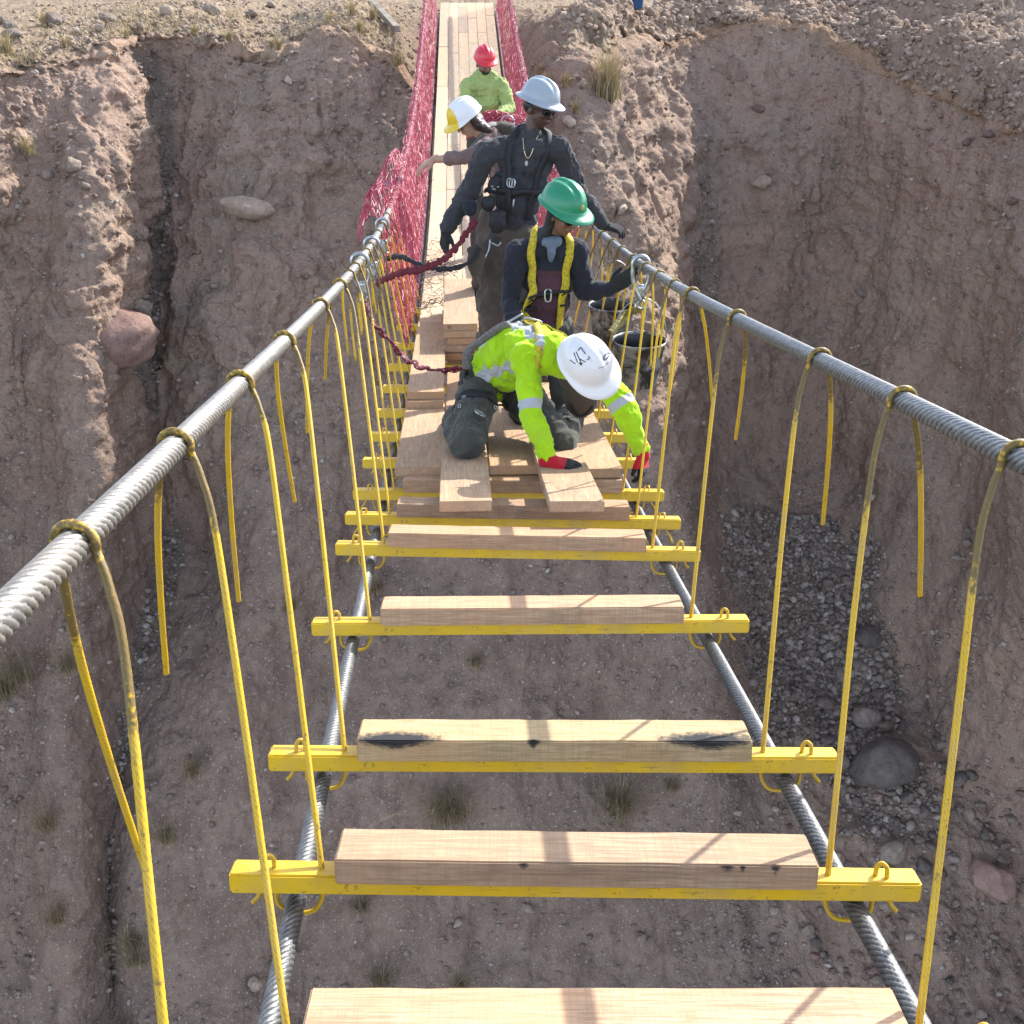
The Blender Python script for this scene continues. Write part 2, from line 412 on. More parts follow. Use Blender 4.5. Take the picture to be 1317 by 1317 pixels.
d2 = face*((.040*m1 + .045*lump)*(1-.6*mound) + .011*m2*soft + .010*m3) + (1-face)*(.03*m1+.018*m2+.015*m3+.05*lump)*smoothstep(1.2, 2.5, VV)
d2 += heap*(.02*m2+.05*lump)
wp = pf + .25*np.stack([fbm(pf*1.3, 3, 120+k) for k in range(3)], 1)
blk = np.zeros((nu, nv))
for sc, am, cr, sd in ((np.array([.75, .75, .55]), .17, .05, 5), (np.array([2.1, 2.1, 1.7]), .055, .022, 6), (np.array([5.5, 5.5, 5.0]), .018, .008, 7)):
    a_, b2_, id_ = worley(wp*sc, sd)
    edge = np.clip(1-(b2_-a_)/.16, 0, 1)
    where = np.clip(.35+1.3*fbm(pf*.45+sd, 2, 130+sd), 0, 1)
    blk = blk + ((id_-.5)*am*np.clip((b2_-a_)/.10, 0, 1)*where - cr*edge**2*where).reshape(nu, nv)
ledge = (.05*vnoise(np.stack([pf[:, 0]*.35, pf[:, 1]*.35, pf[:, 2]*3.6], 1), 140)+.025*vnoise(np.stack([pf[:, 0]*.6, pf[:, 1]*.6, pf[:, 2]*9], 1), 141)).reshape(nu, nv)
d2 += face*(blk + ledge*(1-.7*smoothstep(13, 14.2, UU)))*(1-.7*wash)*(1-.35*mound)
TV = TV + N1*d2[..., None]
TV[..., 1] -= .30*rimrag
# cut where the walkway lands on the far bank
_dd = TV[..., 1]*CP - TV[..., 2]*SP
_lat = TV[..., 0]-(.28-.0526*_dd)
_dk = -_dd*SP - np.polyval(_pf, np.clip(_dd, 0, 27))*CP - .12
_w = (1-smoothstep(.85, 1.5, np.abs(_lat)))*(_dd > 17)
_zs = np.interp(_dd.ravel(), np.linspace(0, 27, 200), [(-d*SP-np.polyval(_pf, d)*CP) for d in np.linspace(0, 27, 200)]).reshape(_dd.shape)
_ys = TV[..., 1]
_gy = [d*CP-np.polyval(_pf, d)*SP for d in np.linspace(0, 27, 200)]; _gz = [-d*SP-np.polyval(_pf, d)*CP for d in np.linspace(0, 27, 200)]
_lim = np.interp(_ys, _gy, _gz) - .10
_cut = np.minimum(TV[..., 2], _lim)
TV[..., 2] = np.where(_ys < 27, TV[..., 2]*(1-_w)+_cut*_w, TV[..., 2])
ii = (np.arange(nu-1)[:, None]*nv + np.arange(nv-1)[None, :]).ravel()
quads = np.stack([ii, ii+1, ii+nv+1, ii+nv], 1)
TVf = TV.reshape(-1, 3)
tme = mesh_np('canyon_ground', TVf, quads)
N2 = normals(TV)
if N2[nu//2, nv//2, 1] > 0: tme.flip_normals()
# per-vertex zone masks for the soil colours; low turns darker towards the bottom
def vattr(me, name, arr):
    a = me.attributes.new(name, 'FLOAT', 'POINT'); a.data.foreach_set('value', np.asarray(arr, dtype=np.float32).ravel())
gully = np.zeros((nu, nv))
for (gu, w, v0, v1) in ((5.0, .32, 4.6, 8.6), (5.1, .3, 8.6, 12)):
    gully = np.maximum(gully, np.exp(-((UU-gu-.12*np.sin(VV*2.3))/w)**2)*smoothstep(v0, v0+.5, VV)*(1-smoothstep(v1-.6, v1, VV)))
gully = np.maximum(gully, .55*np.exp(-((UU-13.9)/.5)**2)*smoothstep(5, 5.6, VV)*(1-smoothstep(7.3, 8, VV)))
vattr(tme, 'top', 1-smoothstep(3.95, 4.15, VV+.08*m1)); _d = TVf[:, 1]*CP-TVf[:, 2]*SP; _x = CX+F*TVf[:, 0]/np.maximum(_d, .1); _y = CX+F*(-TVf[:, 1]*SP-TVf[:, 2]*CP)/np.maximum(_d, .1)
xc = np.interp(_y, [640, 800, 900, 1000, 1100], [1082, 1078, 1092, 1130, 1190])
strip = np.exp(-((_x-xc)/58)**2)*smoothstep(620, 680, _y)*(1-smoothstep(1040, 1130, _y))
grav = smoothstep(905, 950, _x-(_y-650)*.18)*(1-smoothstep(1040, 1090, _x))*smoothstep(630, 680, _y)*(1-smoothstep(900, 1000, _y))
sand = (1-smoothstep(960, 1040, _x))*smoothstep(545, 575, _y)*(1-smoothstep(640, 680, _y))
gmask = np.clip(np.maximum(strip, grav*.8), 0, 1).reshape(nu, nv); washcol = wash*np.clip(np.maximum(strip, grav*.75)+.12, 0, 1).reshape(nu, nv)
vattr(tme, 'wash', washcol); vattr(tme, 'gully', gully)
vattr(tme, 'tan', np.exp(-((VV-4.3)/.55)**2)*(.35+.65*smoothstep(12.6, 14, UU)+.3*np.exp(-((UU-9)/2.0)**2)))
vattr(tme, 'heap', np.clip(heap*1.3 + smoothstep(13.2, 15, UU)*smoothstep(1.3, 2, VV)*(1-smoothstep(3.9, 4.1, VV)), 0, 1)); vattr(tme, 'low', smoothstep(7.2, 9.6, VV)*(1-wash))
def soil():
    m, nt, b = mat('eroded_red_soil'); g = NT(nt); v = g.coord('Object')
    n1 = g.noise(v, .55, 5, .6); n2 = g.noise(v, 2.2, 6, .6, .4); n3 = g.noise(v, 9, 5, .65); n4 = g.noise(v, 38, 4, .7)
    strat = g.noise(g.coord('Object', (.35, .35, 2.2)), 1.0, 5, .6, .6)
    c = g.mix(g.ramp(n1, [(.35, 0.0), (.65, 1.0)]), (.295, .205, .165), (.40, .292, .230))
    c = g.mix(g.ramp(strat, [(.40, .75), (.58, 0.0)]), c, (.285, .225, .185))
    c = g.mix(g.ramp(n2, [(.52, 0.0), (.72, .7)]), c, (.31, .235, .18))
    c = g.mix(g.ramp(n3, [(.30, .6), (.48, 0.0)]), c, (.12, .088, .075))
    big_ = g.noise(v, .32, 4, .6, .8); c = g.mix(g.ramp(big_, [(.42, .55), (.56, 0.0)]), c, (.325, .23, .185)); c = g.mix(g.ramp(big_, [(.54, 0.0), (.68, .5)]), c, (.33, .275, .225))
    vor = g.n('ShaderNodeTexVoronoi'); vor.feature = 'DISTANCE_TO_EDGE'; dv = g.n('ShaderNodeVectorMath', operation='ADD'); g.l(v, dv.inputs[0]); wn_ = g.n('ShaderNodeTexNoise'); wn_.inputs['Scale'].default_value = 1.6; g.l(v, wn_.inputs['Vector']); g.l(wn_.outputs['Color'], dv.inputs[1]); g.l(dv.outputs[0], vor.inputs['Vector']); vor.inputs['Scale'].default_value = .9
    c = g.mix(g.math('MULTIPLY', g.ramp(vor.outputs['Distance'], [(.0, .65), (.022, 0.0)]), g.ramp(n2, [(.45, 0.0), (.6, 1.0)])), c, (.10, .075, .062))
    c = g.mix(g.ramp(g.attr('tan'), [(0.1, 0.0), (.9, .85)]), c, g.mix(n2, (.36, .235, .135), (.27, .165, .105)))
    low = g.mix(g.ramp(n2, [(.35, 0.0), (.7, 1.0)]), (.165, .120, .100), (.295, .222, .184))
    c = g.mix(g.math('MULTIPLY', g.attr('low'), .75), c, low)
    wsh = g.mix(g.ramp(n3, [(.35, 0.0), (.65, 1.0)]), (.175, .137, .114), (.262, .206, .170))
    wm = g.math('ADD', g.attr('wash'), g.math('MULTIPLY', g.math('SUBTRACT', n2, .5), .5))
    c = g.mix(g.ramp(wm, [(.35, 0.0), (.65, .92)]), c, wsh)
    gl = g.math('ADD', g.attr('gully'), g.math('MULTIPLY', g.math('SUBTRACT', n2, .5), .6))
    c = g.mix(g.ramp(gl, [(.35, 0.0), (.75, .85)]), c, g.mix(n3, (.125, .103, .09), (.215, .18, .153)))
    top = g.mix(g.ramp(n3, [(.3, 0.0), (.7, 1.0)]), (.22, .165, .118), (.35, .275, .195))
    top = g.mix(g.ramp(n2, [(.5, 0.0), (.68, .65)]), top, (.175, .135, .11))
    c = g.mix(g.attr('top'), c, top); c = g.mix(g.math('MULTIPLY', g.attr('heap'), .8), c, g.mix(n3, (.24, .17, .13), (.37, .28, .215)))
    streak = g.noise(g.coord('Object', (3.2, 3.2, .5)), 1.0, 5, .65, .5)
    c = g.mix(g.ramp(streak, [(.36, .38), (.5, 0.0)]), c, (.12, .09, .078)); c = g.mix(g.ramp(streak, [(.55, 0.0), (.72, .35)]), c, (.34, .27, .22))
    c = g.mix(g.ramp(n4, [(.32, .5), (.45, 0.0)]), c, (.085, .066, .058))
    # small embedded pebbles
    for sc, th, col in ((16, .10, (.42, .37, .32)), (34, .13, (.36, .31, .27)), (60, .13, (.30, .25, .215))):
        vo = g.n('ShaderNodeTexVoronoi'); vo.feature = 'F1'; g.l(v, vo.inputs['Vector']); vo.inputs['Scale'].default_value = sc
        vo.inputs['Randomness'].default_value = 1
        sel = g.ramp(g.n('ShaderNodeSeparateColor').outputs[0], [(0, 0.0), (1, 1.0)])
        sepc = sel.node.inputs[0].links[0].from_node; g.l(vo.outputs['Color'], sepc.inputs[0])
        e = sel.node.color_ramp.elements; e[0].position = .72; e[1].position = .74
        k = g.math('MULTIPLY', g.math('LESS_THAN', vo.outputs['Distance'], th*2.4), sel)
        c = g.mix(g.math('MULTIPLY', k, .8), c, col)
    gm = g.mix(1.0, c, (1.10, 1.08, 1.03), 'MULTIPLY'); gm.node.clamp_result = False
    g.l(gm, b.inputs['Base Color']); b.inputs['Roughness'].default_value = .95; b.inputs['Specular IOR Level'].default_value = .12
    h = g.bump(n2, .5, .12); h = g.bump(n3, .7, .05, h); h = g.bump(n4, .9, .018, h)
    vo = g.n('ShaderNodeTexVoronoi'); g.l(v, vo.inputs['Vector']); vo.inputs['Scale'].default_value = 22
    h = g.bump(g.ramp(vo.outputs['Distance'], [(0, 1.0), (.5, 0.0)]), .5, .02, h)
    g.l(h, b.inputs['Normal'])
    return m
M['soil'] = soil()
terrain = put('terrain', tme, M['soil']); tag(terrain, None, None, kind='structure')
# projection of every terrain vertex, to seat things on the ground
q = TVf; dD = q[:, 1]*CP - q[:, 2]*SP; yd_ = -q[:, 1]*SP - q[:, 2]*CP
TPX = CX + F*q[:, 0]/np.maximum(dD, .1); TPY = CX + F*yd_/np.maximum(dD, .1); TPX[dD < 1] = 1e6
N2f = normals(TV).reshape(-1, 3); N2f = N2f if N2[nu//2, nv//2, 1] < 0 else -N2f
def ground(x, y):
    d2_ = (TPX-x)**2+(TPY-y)**2
    c = np.where(d2_ < max(30.0, d2_.min()*1.5))[0]
    i = c[np.argmin(dD[c])]
    return Vector(TVf[i]), Vector(N2f[i]), float(dD[i])
# ------------------------------------------------------------------ stones
def stone_mesh(name, sub=3, sq=(1, 1, 1), seed=0, rough=.22, facet=.85):
    bm = bmesh.new(); bmesh.ops.create_icosphere(bm, subdivisions=sub, radius=1)
    P = np.array([v.co[:] for v in bm.verts])
    r = np.random.default_rng(seed)
    k = P*1.0
    for _ in range(9):                                # broken facets
        n = r.normal(size=3); n /= np.linalg.norm(n); d = r.uniform(.55, .9)
        ex = np.clip(k @ n - d, 0, None); k = k - n*ex[:, None]*facet
    k = k*(1+rough*fbm(P*1.3+seed*3.7, 3, seed))[:, None] + P*(.035*fbm(P*6+seed, 2, seed+5))[:, None]
    k *= np.array(sq)
    for v, c in zip(bm.verts, k): v.co = Vector(c)
    return bm_mesh(name, bm)
def stonemat(name, a, bcol, dust=.35):
    m, nt, b = mat(name); g = NT(nt); v = g.coord('Object'); r = g.rand()
    c = g.mix(g.ramp(g.noise(v, 2.2, 6, .65), [(.35, 0.0), (.65, 1.0)]), a, bcol)
    c = g.mix(g.ramp(g.noise(v, 12, 4, .7), [(.33, .6), (.47, 0.0)]), c, tuple(x*.5 for x in a))
    c = g.mix(1.0, c, g.ramp(r, [(0, (.62, .60, .60)), (.4, (.9, .86, .84)), (.75, (1.05, .95, .90)), (1, (1.5, 1.45, 1.4))]), 'MULTIPLY')
    g.l(c, b.inputs['Base Color']); b.inputs['Roughness'].default_value = .9; b.inputs['Specular IOR Level'].default_value = .2
    h = g.bump(g.noise(v, 5, 5, .65), .5, .08); h = g.bump(g.noise(v, 28, 3, .7), .5, .03, h); g.l(h, b.inputs['Normal'])
    return m
M['stone_grey'] = stonemat('grey_river_stone', (.20, .172, .152), (.31, .275, .245))
M['stone_pale'] = stonemat('pale_stone', (.33, .275, .22), (.46, .40, .33))
M['stone_pink'] = stonemat('pink_conglomerate', (.26, .175, .15), (.33, .235, .20))
SM = {k: [stone_mesh('stone_'+k, 3, sq, s+j*7) for j, sq in enumerate(((1, .85, .7), (1.1, .8, .6), (.9, .9, .75), (1.25, .75, .6)))] for s, k in enumerate(('grey', 'pale', 'pink'))}
for k in SM:
    for me_ in SM[k]:
        me_.materials.append(M['stone_'+k]); me_.polygons.foreach_set('use_smooth', [True]*len(me_.polygons))
def rock(x, y, wpx, kind, label, group=None, name='boulder', squash=None, sink=.25, rot=None, own=None, cat='rock'):
    p, n, D = ground(x, y); r = wpx/F*D/2
    me = own or random.choice(SM[kind])
    o = bpy.data.objects.new(name, me); COL.objects.link(o)
    o.rotation_euler = rot or (random.uniform(-.4, .4), random.uniform(-.4, .4), random.uniform(0, 6.28))
    o.scale = squash and tuple(r*s for s in squash) or (r, r, r)
    o.location = p + n*r*(.6-sink*2)
    return tag(o, label, cat, group)
def unique_stone(kind, sq, seed, rough=.18, facet=.35, sub=4):
    me = stone_mesh('stone', sub, sq, seed, rough, facet); me.materials.append(M['stone_'+kind]); me.polygons.foreach_set('use_smooth', [True]*len(me.polygons)); return me
rock(318, 272, 68, 'pale', 'long pale oval stone sticking out of the left cliff face', own=unique_stone('pale', (1, .62, .40), 12, .10, .15), rot=(.05, .14, -.1), sink=.05, name='embedded_stone')
rock(158, 440, 104, 'pink', 'big smooth pink boulder bulging from the left cliff', own=unique_stone('pink', (1, .8, .66), 4, .14, .3), rot=(.2, -.1, .3), sink=.36)
rock(180, 396, 26, 'pale', 'small whitish stone perched above the big pink boulder', own=unique_stone('pale', (1, .8, .75), 9), rot=(.2, .5, .3), sink=.08, name='embedded_stone')
rock(1130, 984, 90, 'grey', 'largest dark grey boulder lying in the gravel wash', own=unique_stone('grey', (1, .85, .78), 21, .16, .5), rot=(.1, .1, .4), sink=.12)
rock(1112, 920, 48, 'grey', 'dark grey slab resting just above the largest wash boulder', own=unique_stone('grey', (1, .8, .6), 22, .16, .7), sink=.12)
rock(1268, 1128, 62, 'pink', 'reddish angular boulder at the right edge of the wash', own=unique_stone('pink', (1, .85, .75), 23, .16, .6), sink=.12)
rock(1140, 1160, 26, 'pale', 'round white stone beside the right end of the second nearest crossbeam', own=unique_stone('pale', (1, .9, .8), 24), sink=.1)
rock(1145, 1090, 42, 'pale', 'pale tan stone half buried below the largest wash boulder', own=unique_stone('pale', (1, .8, .55), 25), sink=.2)
rock(1118, 820, 36, 'grey', 'rounded boulder against the foot of the right cliff', own=unique_stone('grey', (1, .9, .85), 26, .12, .3), sink=.15)
rock(330, 1262, 22, 'pale', 'pale stone lying in the lower left gully', own=unique_stone('pale', (1, .8, .8), 27), sink=.1)
for (x, y, w) in ((1062, 905, 26), (1078, 865, 22), (1022, 895, 20), (1055, 888, 20), (1138, 933, 24), (1065, 950, 24), (1075, 975, 30), (1070, 730, 16), (1085, 745, 20), (1066, 748, 20), (1090, 765, 16), (1098, 700, 14), (1105, 705, 14), (1100, 880, 22), (1130, 890, 18), (1150, 910, 16), (1160, 930, 16), (1060, 830, 18), (1090, 830, 16), (1040, 870, 16), (1100, 850, 18), (1165, 1026, 22), (1190, 1040, 20), (1178, 1038, 16), (1220, 985, 20), (1235, 1000, 22), (1205, 960, 18), (1250, 995, 18), (1200, 1085, 16), (1230, 1105, 22), (1268, 1070, 18), (1290, 1085, 14), (1210, 1120, 18), (1190, 1110, 24), (1130, 1010, 18), (1100, 1028, 18), (1058, 995, 16), (1080, 1010, 18), (1236, 1040, 14), (1180, 1075, 16), (1230, 720, 16), (1245, 700, 22), (1242, 680, 14)):
    rock(x, y, w*random.uniform(.9, 1.15), 'grey', 'dark grey cobble among the stones of the gravel wash', 'cobbles in the gravel wash', name='cobble', sink=.1)
for (x, y, w) in ((1205, 1070, 15), (1035, 1190, 20), (995, 1170, 16), (1000, 1205, 14), (1025, 1250, 14), (1228, 1275, 16), (1170, 1200, 14), (1262, 1300, 16), (1230, 1160, 12), (951, 1047, 12), (1000, 1040, 10), (1122, 1245, 12), (1280, 1200, 12), (830, 1205, 20), (676, 1165, 16), (590, 1190, 14), (760, 1200, 10)):
    rock(x, y, w, 'pale', 'pale loose cobble lying on the lower slope', 'pale cobbles on the lower slope', name='cobble', sink=.1)
for (x, y, w) in ((258, 222, 14), (276, 365, 13), (318, 94, 11), (332, 101, 12), (376, 104, 14), (420, 212, 10), (115, 240, 16), (90, 210, 26), (135, 218, 14), (60, 222, 20), (212, 305, 12), (183, 308, 10), (28, 285, 10), (90, 258, 12), (200, 365, 14), (190, 385, 12), (978, 232, 26), (1024, 235, 12), (972, 143, 18), (1240, 182, 14), (1268, 175, 20), (800, 272, 18), (728, 155, 24), (716, 130, 14), (1105, 380, 18), (1200, 386, 12), (1117, 640, 16), (1300, 260, 20), (1110, 470, 16), (1050, 790, 12)):
    rock(x, y, w, random.choice(['pale', 'pale', 'pink']), 'pale stone lodged in the eroded cliff face', 'stones lodged in the cliff', name='embedded_stone', sink=.2)
for (x, y, w) in ((18, 35, 22), (15, 45, 24), (72, 25, 26), (140, 22, 22), (215, 15, 24), (272, 14, 26), (325, 16, 16), (125, 35, 14), (95, 38, 12), (350, 5, 14), (180, 30, 12), (2, 28, 22)):
    rock(x, y, w, 'grey' if x < 80 else 'pale', 'weathered rock on the dry ground above the left cliff', 'rocks on the left rim', name='rock', sink=.12)
for k in range(70):
    x, y = random.uniform(960, 1312), random.uniform(1010, 1310)
    if x < 960+(y-1010)*.25: continue
    rock(x, y, random.uniform(7, 17), random.choice(['grey', 'grey', 'pale', 'pink']), 'small loose cobble on the brown dirt at lower right', 'loose cobbles at lower right', name='cobble', sink=.12)
# loose stones nobody could count
def scatter(name, n, cond, size, matl, seed, minr=.35, subdiv=1, plate=.7):
    r = np.random.default_rng(seed)
    idx = np.where(cond.ravel() & (TPX > -60) & (TPX < 1380) & (TPY > -40) & (TPY < 1400))[0]
    # sample evenly over the picture's visible ground
    idx = r.choice(idx, min(n, len(idx)), replace=False)
    bm = bmesh.new(); bmesh.ops.create_icosphere(bm, subdivisions=subdiv, radius=1)
    base = np.array([v.co[:] for v in bm.verts]); bf = np.array([[v.index for v in f.verts] for f in bm.faces]); bm.free()
    var = [base*(1+.42*fbm(base*1.5+k*5.1, 2, k))[:, None]*np.array([1, r.uniform(.55, .95), r.uniform(.4, plate)]) for k in range(24)]
    Vs, Fs, T, k = [], [], [], 0
    for i in idx:
        s = size*(minr + (1-minr)*r.random()**3.0)
        a, b_, c_ = r.uniform(0, 6.28), r.normal(0, .4), r.normal(0, .4)
        Rm = np.array(Euler((b_, c_, a)).to_matrix())
        Vs.append(var[r.integers(24)] @ Rm.T*s + TVf[i] + N2f[i]*s*.2); Fs.append(bf+k); k += len(base)
        T.append(np.full(len(base), r.random()))
    me = mesh_np(name, np.vstack(Vs), np.vstack(Fs)); vattr(me, 'tone', np.concatenate(T))
    o = put(name, me, matl, smooth=False); return tag(o, None, None, kind='stuff')
def gravelmat(name, stops):
    m, nt, b = mat(name); g = NT(nt); v = g.coord('Object')
    c = g.ramp(g.attr('tone'), stops)
    c = g.mix(g.ramp(g.noise(v, 30, 4), [(.3, .6), (.6, 0.0)]), c, (.09, .07, .06))
    g.l(c, b.inputs['Base Color']); b.inputs['Roughness'].default_value = .92; b.inputs['Specular IOR Level'].default_value = .15
    g.l(g.bump(g.noise(v, 60, 3), .4, .01), b.inputs['Normal']); return m
M['gravel'] = gravelmat('wash_gravel', [(0, (.16, .132, .112)), (.5, (.27, .225, .19)), (.85, (.38, .325, .28)), (1, (.54, .48, .42))])
M['chips'] = gravelmat('pale_chips', [(0, (.22, .165, .13)), (.6, (.30, .235, .19)), (.9, (.42, .355, .295)), (1, (.55, .51, .45))])
M['topstones'] = gravelmat('rim_stones', [(0, (.24, .17, .13)), (.6, (.38, .285, .22)), (1, (.50, .40, .32))])
front = N2f[:, 1] < .2
rnd = rng.random(nu*nv).reshape(nu, nv); gmask = gmask*(.75+.5*fbm(TVf*1.1, 3, 222).reshape(nu, nv))
scatter('gravel', 6500, (wash > .3) & (gmask > .22+.6*rnd), .125, M['gravel'], 3, .16)
scatter('gravel', 3500, (wash > .3) & (gmask > .2), .07, M['gravel'], 13, .2)
scatter('gravel', 2600, (wash > .55) & (VV > 8.6) & (VV < 12.4), .085, M['chips'], 14, .14)
scatter('gravel', 1300, (gully > .5) & (VV > 6.2), .09, M['gravel'], 4, .25)
scatter('stone_chips', 8500, (VV > 4.4) & (VV < 12.2) & (wash < .4) & (rnd < .5), .075, M['chips'], 5, .16)
scatter('gravel', 2600, (VV > 8.6) & (VV < 12.4) & (wash < .6) & (UU > 12.2) & (UU < 15.5), .05, M['chips'], 8, .3)
scatter('rubble', 5200, ((heap > .25) | ((UU > 13.6) & (VV > 1.7))) & (VV > 1.7) & (UU > 11.3) & (VV < 4.2), .115, M['topstones'], 6, .08)
scatter('pebbles', 4500, (VV > 2.2) & (VV < 4.05) & (UU < 9.6), .065, M['topstones'], 7, .14)
# ------------------------------------------------------------------ dry grass
def grassmat(name, a, bcol):
    m, nt, b = mat(name); g = NT(nt)
    c = g.mix(g.attr('tone'), a, bcol)
    g.l(c, b.inputs['Base Color']); b.inputs['Roughness'].default_value = .7; b.inputs['Specular IOR Level'].default_value = .2
    return m
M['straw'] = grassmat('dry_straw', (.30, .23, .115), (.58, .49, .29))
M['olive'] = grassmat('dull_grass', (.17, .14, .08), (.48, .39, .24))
def blades(roots, hts, lean, seed, width=.006, up=None):
    r = np.random.default_rng(seed); Vs, Fs, T, k = [], [], [], 0
    for (p, h, d) in zip(roots, hts, lean):
        p = np.array(p); side = np.cross(d, [0, 0, 1.0]); side = side/(np.linalg.norm(side)+1e-6)
        a = r.uniform(0, 6.28); side = side*math.cos(a)+np.array([0, -1, 0.3])*math.sin(a)*.6
        w = width*r.uniform(.6, 1.3); rows = 4; t0 = r.random()
        for i in range(rows+1):
            t = i/rows
            c = p + np.array([0, 0, 1.0])*h*(t-.28*t*t*np.linalg.norm(d)) + d*h*t*t
            ww = w*(1-t*.92)
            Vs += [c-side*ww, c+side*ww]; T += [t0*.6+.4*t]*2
        for i in range(rows): Fs.append([k+2*i, k+2*i+1, k+2*i+3, k+2*i+2])
        k += 2*(rows+1)
    return np.array(Vs), np.array(Fs), np.array(T)
def tuft(x, y, hpx, n, matl, label, seed, spread=.5, group=None, width=.006, out=None):
    p, nrm, D = ground(x, y); h = hpx/F*D
    r = np.random.default_rng(seed)
    roots = r.normal(0, h*.10, (n, 3))*np.array([1, 1, .2]) - np.array([0, 0, h*.05])
    le = r.normal(0, spread, (n, 3))*np.array([1, 1, 0]) + np.array(out or (0, -.25, 0))
    V, Fq, T = blades(roots, h*r.uniform(.45, 1.05, n), le, seed, width)
    me = mesh_np('grass_tuft', V, Fq); vattr(me, 'tone', T)
    o = put('grass_tuft', me, matl, smooth=False); o.location = p + nrm*.02
    return tag(o, label, 'grass tuft', group)
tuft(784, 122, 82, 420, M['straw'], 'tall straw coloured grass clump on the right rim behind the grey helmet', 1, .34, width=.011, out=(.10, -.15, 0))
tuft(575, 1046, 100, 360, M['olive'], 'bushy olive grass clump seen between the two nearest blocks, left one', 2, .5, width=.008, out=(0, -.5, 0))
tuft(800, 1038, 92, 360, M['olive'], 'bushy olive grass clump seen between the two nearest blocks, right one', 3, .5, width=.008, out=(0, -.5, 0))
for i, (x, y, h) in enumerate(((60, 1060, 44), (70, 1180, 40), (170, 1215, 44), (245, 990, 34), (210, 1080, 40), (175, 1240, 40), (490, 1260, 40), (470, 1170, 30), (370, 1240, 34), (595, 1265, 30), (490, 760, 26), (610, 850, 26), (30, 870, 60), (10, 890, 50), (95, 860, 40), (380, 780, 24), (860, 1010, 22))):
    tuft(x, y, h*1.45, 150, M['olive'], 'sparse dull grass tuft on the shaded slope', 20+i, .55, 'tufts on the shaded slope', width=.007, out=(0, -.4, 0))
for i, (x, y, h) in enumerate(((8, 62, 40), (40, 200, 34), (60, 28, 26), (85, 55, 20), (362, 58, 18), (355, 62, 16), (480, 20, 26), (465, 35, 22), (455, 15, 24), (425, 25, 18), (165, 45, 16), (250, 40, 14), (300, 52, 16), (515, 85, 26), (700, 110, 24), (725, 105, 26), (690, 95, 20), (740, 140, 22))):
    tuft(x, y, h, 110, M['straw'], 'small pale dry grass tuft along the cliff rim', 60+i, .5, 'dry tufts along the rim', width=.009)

def ground_straw():
    r = np.random.default_rng(77)
    idx = np.where(((VV > 2.3) & (VV < 4.05) & (UU < 9.8)).ravel() & (TPX > -60) & (TPX < 700) & (TPY > -30))[0]
    w = np.clip(fbm(TVf[idx]*np.array([.9, .9, .2]), 2, 33)+.25, 0, 1); idx = r.choice(idx, 5200, replace=False, p=w/w.sum())
    roots = TVf[idx]; le = r.normal(0, .8, (len(idx), 3))*np.array([1, 1, 0])
    V, Fq, T = blades(roots, r.uniform(.05, .20, len(idx)), le, 5, .006)
    me = mesh_np('dry_grass', V, Fq); vattr(me, 'tone', T)
    tag(put('dry_grass', me, M['straw'], smooth=False), None, None, kind='stuff')
ground_straw()
# ------------------------------------------------------------------ suspension cables
def rope_mesh(name, P, rad, lobes, pitch, near, step_near, step_far, depth=.13, seg=None):
    P = np.array(P, float); d = np.concatenate([[0], np.cumsum(np.linalg.norm(np.diff(P, axis=0), axis=1))])
    ss = [0.0]
    while ss[-1] < d[-1]:
        k = np.interp(ss[-1], d, P[:, 1]); ss.append(ss[-1]+(step_near if near[0] < k < near[1] else step_far))
    ss = np.clip(np.array(ss), 0, d[-1])[:-1]; ss = np.append(ss, d[-1])
    Q = np.stack([np.interp(ss, d, P[:, k]) for k in range(3)], 1)
    seg = seg or lobes*7
    V, Fq = sweep(Q, rad, seg, lobes, pitch, depth, ss)
    me = mesh_np(name, V, Fq)
    th = np.linspace(0, 2*np.pi, seg, endpoint=False)
    gr = 1-np.sqrt(np.abs(np.cos(lobes/2*(th[None, :]+2*np.pi*ss[:, None]/pitch))))
    vattr(me, 'groove', np.append(np.clip((gr.ravel()-.22)*2.0, 0, 1), [0, 0]))
    return me
Ds = np.linspace(.25, 24.5, 180)
for side, mt, nm, lab in ((-1, 'cable_l', 'handrail_cable', 'dusty pale twisted steel handrail cable on the left side of the footbridge'),
                          (1, 'cable_r', 'handrail_cable', 'grey twisted steel handrail cable gripped by the man in the grey hat')):
    me = rope_mesh(nm, [BP(D, side*RAILX, RAILH) for D in Ds], .0245, 8, side*.17, (-2, 5.0), .0035, .05, .20)
    tag(put(nm, me, M[mt]), lab, 'cable')
for side, lab in ((-1, 'left steel foot cable running under the yellow crossbeams'), (1, 'right steel foot cable running under the yellow crossbeams')):
    me = rope_mesh('foot_cable', [BP(D, side*.655, -.088) for D in np.linspace(1.2, 24.5, 160)], .024, 8, side*.15, (-2, 6.0), .004, .05, .22)
    tag(put('foot_cable', me, M['cable_f']), lab, 'cable')
# ------------------------------------------------------------------ crossbeams, timber blocks, hangers
def solveD(y, off=0.0, lo=1.5, hi=14):
    for _ in range(60):
        m = (lo+hi)/2
        if CX + F*(deck(m)+off)/m > y: lo = m
        else: hi = m
    return m
